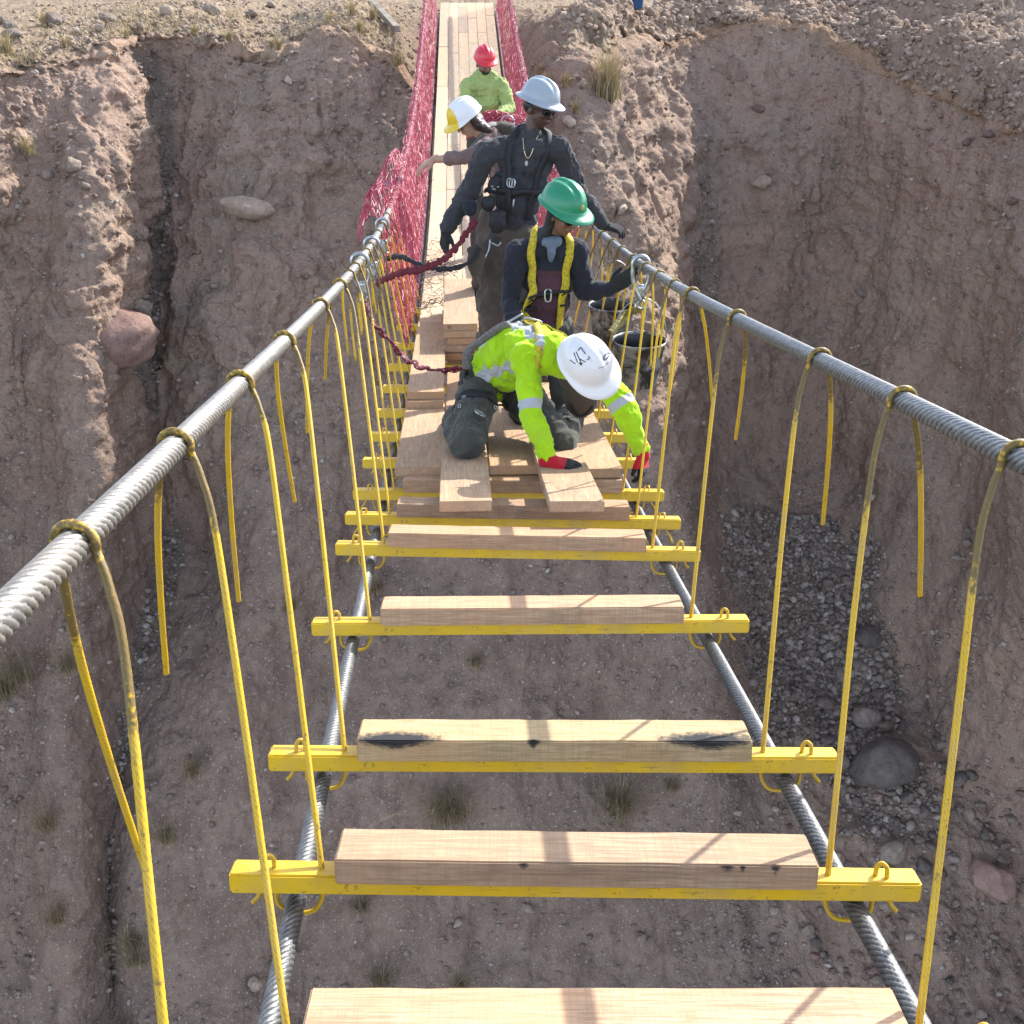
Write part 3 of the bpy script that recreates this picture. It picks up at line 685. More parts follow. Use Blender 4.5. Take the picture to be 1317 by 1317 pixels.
# (y of the front top edge, tilt in px right minus left, block half width, kind)
BEAMS = [(1340, 4), (1122, 8), (967, 4), (796, -1), (702, 8), (663, 6), (630, 2), (590, 0), (557, 0), (527, 0), (496, 0), (468, 0), (441, 0), (417, 0), (396, 0)]
BD = [solveD(y) for y, t in BEAMS]
BW, BH = .064, .052
beams = []
beamlab = {0: 'nearest yellow steel crossbeam, mostly below the bottom edge of the view', 1: 'yellow steel crossbeam under the unstained sawn block with small tar flecks', 2: 'yellow steel crossbeam under the block with two black tar smears',
           3: 'yellow steel crossbeam under the lone orange tinted block, third from the camera', 4: 'yellow steel crossbeam just in front of the stepped group of blocks', 5: 'yellow steel crossbeam below the two short boards that stick out', 6: 'yellow steel crossbeam close under the front edge of the deck boards'}
for i, ((y, t), D) in enumerate(zip(BEAMS, BD)):
    L = 1.60 if i else 1.62
    me = box_mesh('crossbeam', L, BW, BH, .005)
    o = put('crossbeam', me, M['yellow'])
    slope = Vector(BP(D+.2, 0)-BP(D-.2, 0))
    tilt = -t/F*D/L
    o.matrix_world = frame_matrix(BP(D, 0, -BH/2), Vector((1, random.uniform(-.012, .012), tilt)), Vector((0, -slope.z, slope.y)))
    tag(o, beamlab.get(i, 'yellow crossbeam end poking out beside the deck boards'), 'crossbeam', 'yellow crossbeams across the footbridge')
    beams.append(o)
blocklab = {0: ('wood', 'plain sawn timber block cut off by the bottom edge of the view'), 1: ('wood_mark', 'sawn timber block with a few small black flecks on its front edge'), 2: ('wood_tar', 'sawn timber block with black tar smears near both ends'),
            3: ('wood', 'orange tinted timber block alone on the third crossbeam'), 4: ('wood', 'timber block just in front of the two short sticking out boards'), 5: ('wood', 'reddish timber block directly under the two short boards'),
            6: ('wood', 'reddish timber block showing below the front ends of the deck boards')}
BLW = {0: (.555, 0), 1: (.548, 0), 2: (.545, 0), 3: (.548, .005), 4: (.56, -.005), 5: (.55, .0), 6: (.56, .02)}
for i in range(9):
    D = BD[i]; hw, sh = BLW.get(i, (.56, 0))
    me = box_mesh('timber_block', hw*2, .128, .066, .004, cuts=24, rag=.0009)
    k, lab = blocklab.get(i, ('wood', 'timber block hidden under the deck boards'))
    if i > 6: continue
    o = put('timber_block', me, M[k])
    b = beams[i].matrix_world
    o.matrix_world = b @ Matrix.Translation((sh, 0, BH/2+.033)) @ Matrix.Rotation(random.uniform(-.006, .006), 4, 'Z')
    tag(o, lab, 'timber block', 'timber blocks on the crossbeams')
def ropething(paths, near, label, group, bare_top=True):
    parts, bare = [], []
    for kk, P in enumerate(paths):
        Q, s = resample(P, .0045 if near else .03)
        V, Fq = sweep(Q, .0074*(1-.22*kk) if near else .0060*(1-.15*kk), 24 if near else 6, 6 if near else 0, .085, .24, s)
        parts.append((V, Fq)); sg = 24 if near else 6
        if near:
            th = np.linspace(0, 2*np.pi, sg, endpoint=False); gr = 1-np.sqrt(np.abs(np.cos(3*(th[None, :]+2*np.pi*s[:, None]/.085))))
            bare.append(np.append(np.clip((gr.ravel()-.2)*2, 0, 1), [0, 0]))
        else: bare.append(np.zeros(len(V)))
    V, Fq = merge(parts)
    me = mesh_np('hanger_rope', V, Fq); vattr(me, 'groove', np.concatenate(bare))
    return me, V
def hanger(i, side, near, tail=None, label=None, group=None, loopD=None, sway=0.0):
    b = beams[i].matrix_world
    D = BD[i]; Dl = loopD if loopD else D - .48 + sway
    s = side
    c = np.array(BP(Dl, s*RAILX, RAILH)); fwd = np.array(BP(Dl+.2, 0)-BP(Dl-.2, 0)); fwd /= np.linalg.norm(fwd)
    x = np.array([1.0, 0, 0]); u = np.array([0, 0, 1.0]); r = .032
    arc = [c + x*(-s*r*math.cos(a)) + u*(r*math.sin(a)) + fwd*(.012*(a/3.14-.5)) for a in np.linspace(-.35, math.pi+.35, 11)]
    hole = np.array(b @ Vector((s*.59, 0, BH/2+.001)))
    under = np.array(b @ Vector((s*.59, 0, -BH/2)))
    # main leg: bowed a little inward below the cable
    a0 = arc[0]; mid = a0*.55+hole*.45 + x*(-s*.016) + np.array([0, random.uniform(-.012, .012), 0])
    dn = (hole-a0)/np.linalg.norm(hole-a0)
    main = [hole-u*.03] + catmull([hole, hole*.5+mid*.5, mid, a0+dn*.16+x*(-s*.022), a0+dn*.05+x*(-s*.012), a0], 8)
    t0 = arc[-1]
    if tail is not None: te = np.array(tail)
    else: te = t0 + np.array([s*random.uniform(-.03, .05), random.uniform(-.07, .07), -random.uniform(.42, .58)])
    tl = catmull([t0, t0*.75+te*.25+x*s*.012, t0*.4+te*.6+x*s*.010, te], 6)
    path = main + arc[1:-1] + tl
    # the lower end passes under the foot cable and back up as a small loop
    def L(xx, yy, z): return np.array(b @ Vector((s*xx, yy, z)))
    lowp = catmull([L(.59, 0, -BH/2+.004), L(.592, 0, -BH/2-.030), L(.612, -.008, -BH/2-.060), L(.655, -.010, -BH/2-.064), L(.693, -.006, -BH/2-.046), L(.70, 0, -BH/2-.01), L(.70, 0, BH/2), L(.702, 0, BH/2+.024), L(.712, -.004, BH/2+.034), L(.722, -.008, BH/2+.024), L(.724, -.010, BH/2), L(.735, -.012, -BH/2-.01), L(.752, -.02, -BH/2-.032)], 4)
    if i == 5 or i == 6:
        lowp += catmull([lowp[-1], lowp[-1]+np.array([s*.012, -.02, -.03])], 2)
    me, V = ropething([path, lowp], near, label, group)
    top = c[2]; ex = random.choice((.07, .16, .26)); near_loop = np.where(V[:, 2] > top-.02, .62, .78*np.exp(-(np.clip(top-.02-V[:, 2], 0, 9)/ex)**4))*(1 if not near else .9)
    vattr(me, 'bare', near_loop*(V[:, 0]*0+1))
    o = put('hanger_rope', me, M['yellow_rope'])
    return tag(o, label, 'hanger rope', group)
def rail_at(x, side):
    a = (x-CX)/F                         # the rail stands RAILH above the beams: its depth is D - RAILH*SP
    return (.28+side*RAILX+RAILH*SP*a)/(a+.0526)
# nearest hangers, with the free tails where the photograph shows them
GH = 'yellow hanger ropes on the handrail cables'
def tailpt(x, y, D): return px(x, y, D)
hanger(0, -1, True, None, 'left hanger rope second from the camera, long free tail hanging straight', GH, loopD=rail_at(222, -1), ) if False else None
near_spec = [
 # beam, side, loop x, tail end (x,y), label
 (0, -1, 226, (214, 866), 'left hanger rope whose straight tail hangs apart, second from the camera'),
 (1, -1, 309, (307, 773), 'left hanger rope ending on the beam under the block with small flecks'),
 (2, -1, 366, (379, 645), 'left hanger rope with a tail slanting inward, ending beside the tar smeared block'),
 (3, -1, 412, (395, 556), 'left hanger rope dark near its top, reaching the third crossbeam'),
 (4, -1, 437, (418, 488), 'left hanger rope with a short pale tail, reaching the fourth crossbeam'),
 (0, 1, 1308, (1330, 900), 'right hanger rope cut by the right edge of the view'),
 (1, 1, 1160, (1183, 766), 'right hanger rope with a long vertical tail, beside the wash boulder'),
 (2, 1, 1054, (1058, 674), 'right hanger rope ending beside the tar smeared block'),
 (3, 1, 948, (946, 565), 'right hanger rope with a tail slanting inward above the third crossbeam'),
 (4, 1, 890, (916, 516), 'right hanger rope whose tail slants outward, on the fourth crossbeam'),
]
for (i, s, lx, te, lab) in near_spec:
    D = rail_at(lx, s)
    hanger(i, s, True, px(te[0], te[1], D+.12), lab, GH, loopD=D)
# the very first rope on the left: its beam lies below the view
bb = beams[0].matrix_world.copy()
keep = beams[0].matrix_world
fake = bpy.data.objects.new('beam_pose', None)
fake.matrix_world = bb @ Matrix.Translation((0, -.62, 0)); beams.append(fake); BD.append(BD[0]-.6)
D1 = rail_at(97, -1)
hanger(len(beams)-1, -1, True, px(186, 1116, D1+.30), 'nearest left hanger rope, its tail crossing in front of its long leg', GH, loopD=D1)
bpy.data.objects.remove(fake); beams.pop(); BD.pop()
lx_l = {5: 449, 6: 457, 7: 465, 8: 471, 9: 476, 10: 481, 11: 486, 12: 491, 13: 494, 14: 497}
for i in range(5, len(BEAMS)):
    for s in (-1, 1):
        lp = rail_at(lx_l[i], -1) if s < 0 else None
        if s > 0: lp = rail_at({5: 868, 6: 848, 7: 831, 8: 815, 9: 800, 10: 788, 11: 776, 12: 766, 13: 757, 14: 749}[i], 1)
        hanger(i, s, False, None, 'yellow hanger rope in the dense far row on the %s cable' % ('left' if s < 0 else 'right'), 'far hanger ropes on the %s cable' % ('left' if s < 0 else 'right'), loopD=lp)
# ------------------------------------------------------------------ deck boards
BT = .050                                             # board thickness
TOP0 = .066                                           # top of the timber blocks above the beams
def board(D0, D1, x0, x1, h, label, group=None, matl='plank', skew=0.0, cuts=3):
    """board along the bridge from D0 to D1, between offsets x0..x1, underside h above the beams"""
    P0, P1 = BP(D0, (x0+x1)/2+skew, h+BT/2), BP(D1, (x0+x1)/2, h+BT/2)
    L = (P1-P0).length
    me = box_mesh('deck_board', L, (x1-x0)-.004, BT, .003, warp=.006, cuts=cuts*3, rag=.0007)
    o = put('deck_board', me, M[matl])
    d = P1-P0; o.matrix_world = frame_matrix((P0+P1)/2, d, d.cross(Vector((-1, 0, 0))) if False else Vector((0, -d.z, d.y)))
    return tag(o, label, 'board', group)
GD = 'boards of the footbridge deck'
Df = 5.70
xs = [-.585, -.345, -.09, .165, .30, .585]
board(Df, 7.1, -.585, -.335, TOP0, 'wide deck board at the left edge, lit in stripes beside the kneeling worker', GD)
board(Df+.02, 7.6, -.332, -.100, TOP0, 'deck board carrying the knee of the kneeling worker', GD)
board(Df, 7.6, -.097, .150, TOP0, 'shaded deck board between the knees of the kneeling worker', GD)
board(Df+.01, 7.4, .153, .300, TOP0, 'narrow deck board behind the flat gloved hand', GD)
board(Df-.05, 7.0, .303, .585, TOP0, 'wide deck board at the right edge below the brown pouch', GD)
board(4.98, 6.25, -.345, -.105, TOP0+BT+.002, 'short loose board sticking out in front under the knee, a split down its end', None)
board(4.95, 6.1, .135, .385, TOP0+BT+.002, 'short loose board sticking out in front under the flat gloved hand', None, skew=.01)
# stacked spare boards further back
GS = 'boards in the stacks on the deck'
for k in range(2):
    board(6.95+.05*k, 9.2, -.585+.01*k, -.345+.005*k, TOP0+BT*(1+k)+.002*(k+1), 'board of the low stack along the left edge of the deck', GS)
for k in range(6):
    for j, (a, b_) in enumerate(((-.335, -.08), (-.075, .20), (.205, .47))):
        if j == 1 and k > 3: continue
        o = random.uniform(-.025, .025)
        board(8.15+random.uniform(-.05, .05), 9.9, a+o, b_+o, TOP0+BT*(1+k)+.003*(k+1), 'board of the tall stack behind the kneeling workers', GS)
board(7.15, 8.1, .31, .575, TOP0, 'board under the two buckets along the right edge of the deck', GD)
board(7.63, 8.12, -.33, -.1, TOP0, 'board in front of the tall stack', GD); board(7.63, 8.12, -.097, .15, TOP0, 'board in front of the tall stack', GD); board(7.43, 8.12, .153, .30, TOP0, 'board in front of the tall stack', GD)
colx = [-.585, -.385, -.19, .005, .20, .395, .585]
for c in range(6):
    D = (9.25 if c == 0 else 9.95) + random.uniform(0, .1)
    first = True
    while D < 24.3:
        L = random.uniform(1.5, 2.6) if not first else random.uniform(.7, 2.2)
        first = False
        D2 = min(D+L, 24.5)
        board(D+.004, D2-.004, colx[c]+random.uniform(-.004, .004), colx[c+1], TOP0, 'pale plank of the finished walkway beyond the workers', 'planks of the finished walkway', 'plank_pale', cuts=5)
        D = D2
# ------------------------------------------------------------------ safety netting
def netmat(name, col, tr=.35):
    m, nt, b = mat(name); g = NT(nt)
    f = g.noise(g.coord('Object'), 40, 3)
    c = g.mix(g.ramp(f, [(.3, 0.0), (.7, 1.0)]), tuple(x*.75 for x in col), col)
    g.l(c, b.inputs['Base Color']); b.inputs['Roughness'].default_value = .35
    b.inputs['Specular IOR Level'].default_value = .6
    t = g.n('ShaderNodeBsdfTranslucent'); g.l(c, t.inputs['Color']); mx = g.n('ShaderNodeMixShader'); mx.inputs[0].default_value = tr
    out = [n for n in nt.nodes if n.type == 'OUTPUT_MATERIAL'][0]
    g.l(b.outputs[0], mx.inputs[1]); g.l(t.outputs[0], mx.inputs[2]); g.l(mx.outputs[0], out.inputs[0])
    return m
M['net'] = netmat('pink_red_plastic_net', (.64, .11, .18), .3)
M['net_dark'] = netmat('dark_red_net', (.42, .06, .07), .15)
M['wire'] = simple('rusty_net_wire', (.12, .075, .06), .7)
def net(fn, nU, nV, w, keep=None, jit=.25, seed=0):
    """diamond netting over the sheet fn(u,v)->point, thin flat strands with thickness"""
    r = np.random.default_rng(seed)
    U, Vv = np.meshgrid(np.arange(nU+1), np.arange(nV+1), indexing='ij')
    u = (U + r.normal(0, jit, U.shape)*.5)/nU; v = (Vv + r.normal(0, jit, U.shape)*.5)/nV
    P = fn(np.clip(u, 0, 1), np.clip(v, 0, 1)); P = P + r.normal(0, w*.6, P.shape)
    E = []
    for i in range(nU):
        for j in range(nV):
            if (i+j) % 2 == 0: E += [((i, j), (i+1, j+1))]
            else: E += [((i+1, j), (i, j+1))]
    for j in ():
        E += [((i, j), (i+1, j)) for i in range(nU)]
    A_ = np.array([P[a] for a, _ in E]); B_ = np.array([P[b] for _, b in E])
    if keep is not None:
        uu = np.array([[u[a], v[a]] for a, _ in E]); kk = keep(uu[:, 0], uu[:, 1], r); A_, B_ = A_[kk], B_[kk]
    d = B_-A_; d /= np.linalg.norm(d, axis=1)[:, None]+1e-9
    h = np.array([.3, .5, .8])+r.normal(0, .5, A_.shape); s1 = np.cross(d, h); s1 /= np.linalg.norm(s1, axis=1)[:, None]+1e-9
    s2 = np.cross(d, s1)
    C = [s1*w+s2*w*.35, -s1*w+s2*w*.35, -s1*w-s2*w*.35, s1*w-s2*w*.35]
    n = len(A_)
    V = np.stack([A_+c for c in C]+[B_+c for c in C], 1).reshape(-1, 3)
    b0 = np.arange(n)[:, None]*8
    Q = np.array([[0, 1, 5, 4], [1, 2, 6, 5], [2, 3, 7, 6], [3, 0, 4, 7]])
    Fq = (b0[:, None, :] + Q[None]).reshape(-1, 4)
    return V, Fq
def vecBP(D, off, h):
    lat = .28-.0526*D+off; yd = np.polyval(_pf, D)
    return np.stack([lat, D*CP-yd*SP, -D*SP-yd*CP+h], -1)
def sidenet(side, D0, D1, seed, dx=0.0, slack=.09, base=.05):
    def fn(u, v):
        D = D0 + (D1-D0)*u
        off = side*(.635 + .19*v + dx); h = base + (RAILH+.045-base)*v
        p = vecBP(D, off, h)
        bulge = slack*np.sin(np.pi*v)*(1+fbm(np.stack([D*1.3, v*2, v*0+seed], -1).reshape(-1, 3), 2, seed).reshape(D.shape))
        p[..., 0] += side*bulge; p[..., 1] += .03*vnoise(np.stack([D*3, v*6, v*0], -1).reshape(-1, 3), seed).reshape(D.shape)
        return p
    return fn
def rag(u, v, r): return (u > .05) | (r.random(len(u)) < (.25+u*12))
parts = [net(sidenet(-1, 9.0, 24.4, 1), 330, 25, .0033, rag, .5, seed=1), net(sidenet(-1, 9.1, 24.4, 2, dx=.03, slack=-.03), 230, 14, .0032, rag, .6, seed=2),
         net(sidenet(-1, 8.75, 13, 3, dx=.015, slack=.02), 90, 20, .0038, rag, .5, seed=3)]
def wrapnet(side, D0):
    def fn(u, v):
        D = D0+(24.4-D0)*u; p = vecBP(D, side*RAILX, RAILH); a = v*6.28
        p[..., 0] += .034*np.cos(a); p[..., 2] += .034*np.sin(a); return p
    return fn
parts.append(net(wrapnet(-1, 9.6), 460, 7, .0045, None, .5, seed=8))
V, Fq = merge(parts)
tag(put('safety_net', mesh_np('safety_net', V, Fq), M['net'], smooth=False), 'long pink red safety net along the left side of the walkway', 'safety net')
V, Fq = merge([net(sidenet(1, 10.3, 24.4, 4), 300, 25, .0033, rag, .5, seed=4), net(sidenet(1, 10.5, 24.4, 5, dx=.03, slack=-.03), 220, 14, .0032, rag, .6, seed=5), net(wrapnet(1, 10.8), 440, 7, .0045, None, .5, seed=9)])
tag(put('safety_net', mesh_np('safety_net', V, Fq), M['net'], smooth=False), 'long pink red safety net along the right side of the walkway', 'safety net')
def flap(u, v):
    D = 9.6 + 2.6*u
    off = -(.80 + .30*v*(.5+.7*np.sin(u*2.6+.4))) ; h = RAILH + .10*np.sin(v*3.0) - .30*v*v + .16*vnoise(np.stack([u*5, v*3, u*0], -1).reshape(-1, 3), 5).reshape(u.shape)
    return vecBP(D, off, h)
def rag2(u, v, r): return r.random(len(u)) > (v*.75)**1.5
V, Fq = net(flap, 58, 20, .0045, rag2, .5, 9)
tag(put('net_flap', mesh_np('net_flap', V, Fq), M['net'], smooth=False), 'torn pink net end flaring out past the left handrail cable', 'net end')
def looseN(u, v):
    D = 9.4 + 3.0*u; off = -.60 + .36*v
    h = TOP0+BT+.03 + .07*np.abs(vnoise(np.stack([u*7, v*4, u*0], -1).reshape(-1, 3), 15).reshape(u.shape)) + .10*(u < .15)
    return vecBP(D, off, h)
V, Fq = net(looseN, 40, 8, .003, lambda u, v, r: r.random(len(u)) < .8, .9, 12)
tag(put('loose_net', mesh_np('loose_net', V, Fq), M['wire'], smooth=False), 'thin brownish netting lying loose over the pale walkway planks', 'loose net')
# ------------------------------------------------------------------ hooks and lanyards on the cables
def hook_mesh(c, fwd, down, R_=.048, shank=.20, gate=True, rad=.0105):
    """big scaffold hook: arc over the cable, shank down to an eye, gate lever. c = cable centre"""
    c = np.array(c); fwd = np.array(fwd)/np.linalg.norm(fwd); down = np.array(down)/np.linalg.norm(down)
    x = np.cross(fwd, down); x /= np.linalg.norm(x)
    arc = [c - down*math.sin(a)*R_ + x*math.cos(a)*R_ for a in np.linspace(math.pi+.9, -.25, 14)]
    p = arc[-1]; eye = p + down*shank - x*R_*.8
    body = arc + catmull([p, p+down*.05+x*.004, p+down*shank*.6-x*.006, eye], 5)[1:]
    parts = [sweep(resample(body, .012)[0], rad*1.15, 8)]
    lev = catmull([arc[0], arc[0]+down*.05-x*.008, arc[0]+down*.10+x*.012, eye-down*.03], 5)
    parts.append(sweep(resample(lev, .012)[0], rad*.75, 8))
    ring = [eye + down*.022 + (down*math.cos(a)+x*math.sin(a))*.024 for a in np.linspace(0, 2*math.pi*.98, 16)]
    parts.append(sweep(np.array(ring), rad*.7, 8))
    # side cheek plates
    pl = resample([eye-down*.095, eye-down*.01], .02)[0]
    parts.append(sweep(pl, .022, 10, flat=(1, .38)))
    return merge(parts), eye + down*.045
def strapmat(name, col, fleck=None, r=.7):
    m, nt, b = mat(name); g = NT(nt); v = g.coord('Object')
    c = g.mix(g.ramp(g.noise(v, 60, 4), [(.35, 0.0), (.65, 1.0)]), tuple(x*.6 for x in col), col)
    if fleck: c = g.mix(g.ramp(g.noise(v, 75, 2), [(.63, 0.0), (.66, 1.0)]), c, fleck)
    g.l(c, b.inputs['Base Color']); b.inputs['Roughness'].default_value = r
    w = g.n('ShaderNodeTexWave'); g.l(v, w.inputs[0]); w.inputs['Scale'].default_value = 120; g.l(g.bump(w.outputs['Fac'], .3, .002), b.inputs['Normal'])
    return m
M['lan_red'] = strapmat('dark_red_webbing', (.17, .012, .03))
M['lan_fleck'] = strapmat('dark_red_webbing_flecked', (.17, .012, .03), (.75, .6, .5))
M['lan_black'] = strapmat('black_webbing', (.018, .018, .022)); M['lan_grey'] = strapmat('grey_webbing', (.21, .20, .20))
M['lan_yellow'] = strapmat('worn_yellow_webbing', (.30, .24, .05), (.07, .05, .03))
def webbing(P, w, t, crinkle=0.0, n=10, seed=0):
    Q, s = resample(catmull(P, n), .008)
    if crinkle:
        k = np.stack([s*38, s*0+seed, s*0], 1); amp = np.sin(np.pi*np.clip(s/s[-1], 0, 1))**.4
        Q = Q + np.stack([vnoise(k, seed+i) for i in range(3)], 1)*(crinkle*amp)[:, None]
        rad = w*(1+.35*vnoise(np.stack([s*70, s*0, s*0+3], 1), seed+7))
    else: rad = w
    return sweep(Q, rad, 10, flat=(1, t/w))
def lanyard(label, hookside, hookD, ends, grey=None, mats=('lan_fleck', 'lan_red'), crinkle=.008, down=(0.1, 0, -1), w=.017, hookmat='steel'):
    c = BP(hookD, hookside*RAILX, RAILH); fwd = BP(hookD+.2, 0)-BP(hookD-.2, 0)
    root = empty('lanyard', c, label, 'lanyard')
    (V, Fq), e = hook_mesh(c, fwd, down)
    put('snap_hook', mesh_np('snap_hook', V, Fq), M[hookmat], root)
    pts = [e] + [np.array(p) for p in ends]
    V, Fq = merge([webbing(pts, w, w*.35, crinkle, seed=int(hookD*10))])
    put('strap', mesh_np('strap', V, Fq), M[mats[0]], root)
    if grey:
        V, Fq = webbing([np.array(p) for p in grey], .024, .012); put('shock_pack', mesh_np('shock_pack', V, Fq), M['lan_grey'], root)
    return root
# ------------------------------------------------------------------ people
def unit(v): v = np.array(v, float); return v/(np.linalg.norm(v)+1e-12)
class Lump:
    """collects overlapping closed solids, fuses them into one skin"""
    def __init__(s): s.p = []
    def cap(s, a, b, ra, rb=None, seg=14):
        rb = ra if rb is None else rb
        a, b = np.array(a, float), np.array(b, float); d = b-a; L = np.linalg.norm(d)
        d = d/L if L > 1e-6 else np.array([0, 0, 1.0])
        t = [(-math.cos(x)*ra, math.sin(x)*ra) for x in np.linspace(.15, 1.57, 5)] + [(L*k, ra+(rb-ra)*k) for k in (.25, .5, .75)] + [(L+math.sin(x)*rb, math.cos(x)*rb) for x in np.linspace(0, 1.42, 5)]
        P = np.array([a+d*k for k, _ in t]); rad = np.array([r for _, r in t])
        h = np.array([0, 0, 1.0]) if abs(d[2]) < .9 else np.array([1.0, 0, 0]); n = unit(np.cross(d, h)); bb = np.cross(d, n)
        th = np.linspace(0, 2*np.pi, seg, endpoint=False)
        V = (P[:, None]+rad[:, None, None]*(np.cos(th)[None, :, None]*n+np.sin(th)[None, :, None]*bb)).reshape(-1, 3)
        m = len(P); i = np.arange(m-1)[:, None]*seg; j = np.arange(seg)[None]; j2 = (j+1) % seg
        Fq = np.stack([i+j, i+j2, i+seg+j2, i+seg+j], -1).reshape(-1, 4)
        V = np.vstack([V, a-d*ra, b+d*rb]); c0 = len(V)-2
        cp = [[c0, (k+2) % seg, (k+1) % seg, k] for k in range(0, seg, 2)] + [[c0+1, (m-1)*seg+k, (m-1)*seg+(k+1) % seg, (m-1)*seg+(k+2) % seg] for k in range(0, seg, 2)]
        s.p.append((V, np.vstack([Fq, cp]))); return s
    def chain(s, pts, rads):
        for i in range(len(pts)-1): s.cap(pts[i], pts[i+1], rads[i], rads[i+1])
        return s
    def ell(s, c, ax, rr, n=18):
        ax = np.array([unit(a) for a in ax])
        if np.linalg.det(ax) < 0: ax[0] = -ax[0]
        th = np.linspace(.0, np.pi, n//2+1)[1:-1]; ph = np.linspace(0, 2*np.pi, n, endpoint=False)
        V = np.array([[math.sin(t)*math.cos(p)*rr[0], math.sin(t)*math.sin(p)*rr[1], math.cos(t)*rr[2]] for t in th for p in ph])
        m = len(th); i = np.arange(m-1)[:, None]*n; j = np.arange(n)[None]; j2 = (j+1) % n
        Fq = np.stack([i+j, i+n+j, i+n+j2, i+j2], -1).reshape(-1, 4)
        V = np.vstack([V, [0, 0, rr[2]], [0, 0, -rr[2]]]); c0 = len(V)-2
        cp = [[c0, k, (k+1) % n, (k+2) % n] for k in range(0, n, 2)] + [[c0+1, (m-1)*n+(k+2) % n, (m-1)*n+(k+1) % n, (m-1)*n+k] for k in range(0, n, 2)]
        s.p.append((V @ ax + np.array(c, float), np.vstack([Fq, cp]))); return s
    def fuse(s, name, voxel=.007, smooth=6, wrinkle=0, freq=14, seed=0, stretch=None):
        V, Fq = merge(s.p); me = mesh_np('tmp', V, Fq)
        bm = bmesh.new(); bm.from_mesh(me); bmesh.ops.recalc_face_normals(bm, faces=bm.faces[:]); bm.to_mesh(me); bm.free()
        o = bpy.data.objects.new('tmp', me); COL.objects.link(o)
        r = o.modifiers.new('r', 'REMESH'); r.mode = 'VOXEL'; r.voxel_size = voxel
        sm = o.modifiers.new('s', 'SMOOTH'); sm.factor = .5; sm.iterations = smooth
        dg = bpy.context.evaluated_depsgraph_get(); dg.update()
        out = bpy.data.meshes.new_from_object(o.evaluated_get(dg)); out.name = name
        bpy.data.objects.remove(o); bpy.data.meshes.remove(me)
        if wrinkle:
            n = len(out.vertices); C = np.zeros(n*3, np.float32); out.vertices.foreach_get('co', C); C = C.reshape(-1, 3).astype(float)
            Nn = np.zeros(n*3, np.float32); out.vertices.foreach_get('normal', Nn); Nn = Nn.reshape(-1, 3)
            P = C*(np.array(stretch) if stretch is not None else np.array([1, 1, 1.0]))*freq
            P = P + .6*fbm(P*.5, 2, seed+50)[:, None]
            w = ridged(P*.8, 3, seed, .5)*.75 + fbm(P*.4, 2, seed+9)*.8 + .22*ridged(P*2.3, 2, seed+4)
            C = C + Nn*(w*wrinkle)[:, None]
            out.vertices.foreach_set('co', C.astype(np.float32).ravel()); out.update()
        return out
def verts(me):
    C = np.zeros(len(me.vertices)*3, np.float32); me.vertices.foreach_get('co', C); return C.reshape(-1, 3).astype(float)
def bvh(me): return BVHTree.FromPolygons([v.co[:] for v in me.vertices], [p.vertices[:] for p in me.polygons])
def strap_on(tree, pts, w, t=.005, off=.004, n=14, close=False):
    """webbing laid on a surface: centre line snapped to the nearest point of the cloth"""
    Q = resample(catmull(pts, n), .012)[0]; P, N = [], []
    for q_ in Q:
        loc, nor, _, _ = tree.find_nearest(Vector(q_))
        if loc is None: continue
        P.append(np.array(loc)); N.append(np.array(nor))
    P, N = np.array(P), np.array(N)
    for _ in range(14):
        P[1:-1] = (P[:-2]+P[1:-1]*2+P[2:])/4; N[1:-1] = (N[:-2]+N[1:-1]*2+N[2:])/4
    N /= np.linalg.norm(N, axis=1)[:, None]+1e-9
    T = np.gradient(P, axis=0); T /= np.linalg.norm(T, axis=1)[:, None]+1e-9
    B = np.cross(T, N); B /= np.linalg.norm(B, axis=1)[:, None]+1e-9
    a, b = P+N*off, P+N*(off+t); m = len(P)
    V = np.stack([a-B*w/2, b-B*w/2, b+B*w/2, a+B*w/2], 1).reshape(-1, 3)
    i = np.arange(m-1)[:, None]*4; j = np.arange(4)[None]; j2 = (j+1) % 4
    Fq = np.stack([i+j, i+j2, i+4+j2, i+4+j], -1).reshape(-1, 4)
    return V, np.vstack([Fq, [[3, 2, 1, 0], [m*4-4, m*4-3, m*4-2, m*4-1]]])
def ring_buckle(tree, p, up, w=.03, h=.045, rad=.004, off=.012):
    loc, nor, _, _ = tree.find_nearest(Vector(p)); c = np.array(loc)+np.array(nor)*off; n = np.array(nor)
    u = unit(np.array(up)-n*(np.array(up) @ n)); l = np.cross(n, u)
    R_ = [c+u*h*math.copysign(abs(math.cos(a))**.6, math.cos(a))+l*w*math.copysign(abs(math.sin(a))**.6, math.sin(a)) for a in np.linspace(0, 2*math.pi*.99, 22)]
    return sweep(np.array(R_), rad, 6)
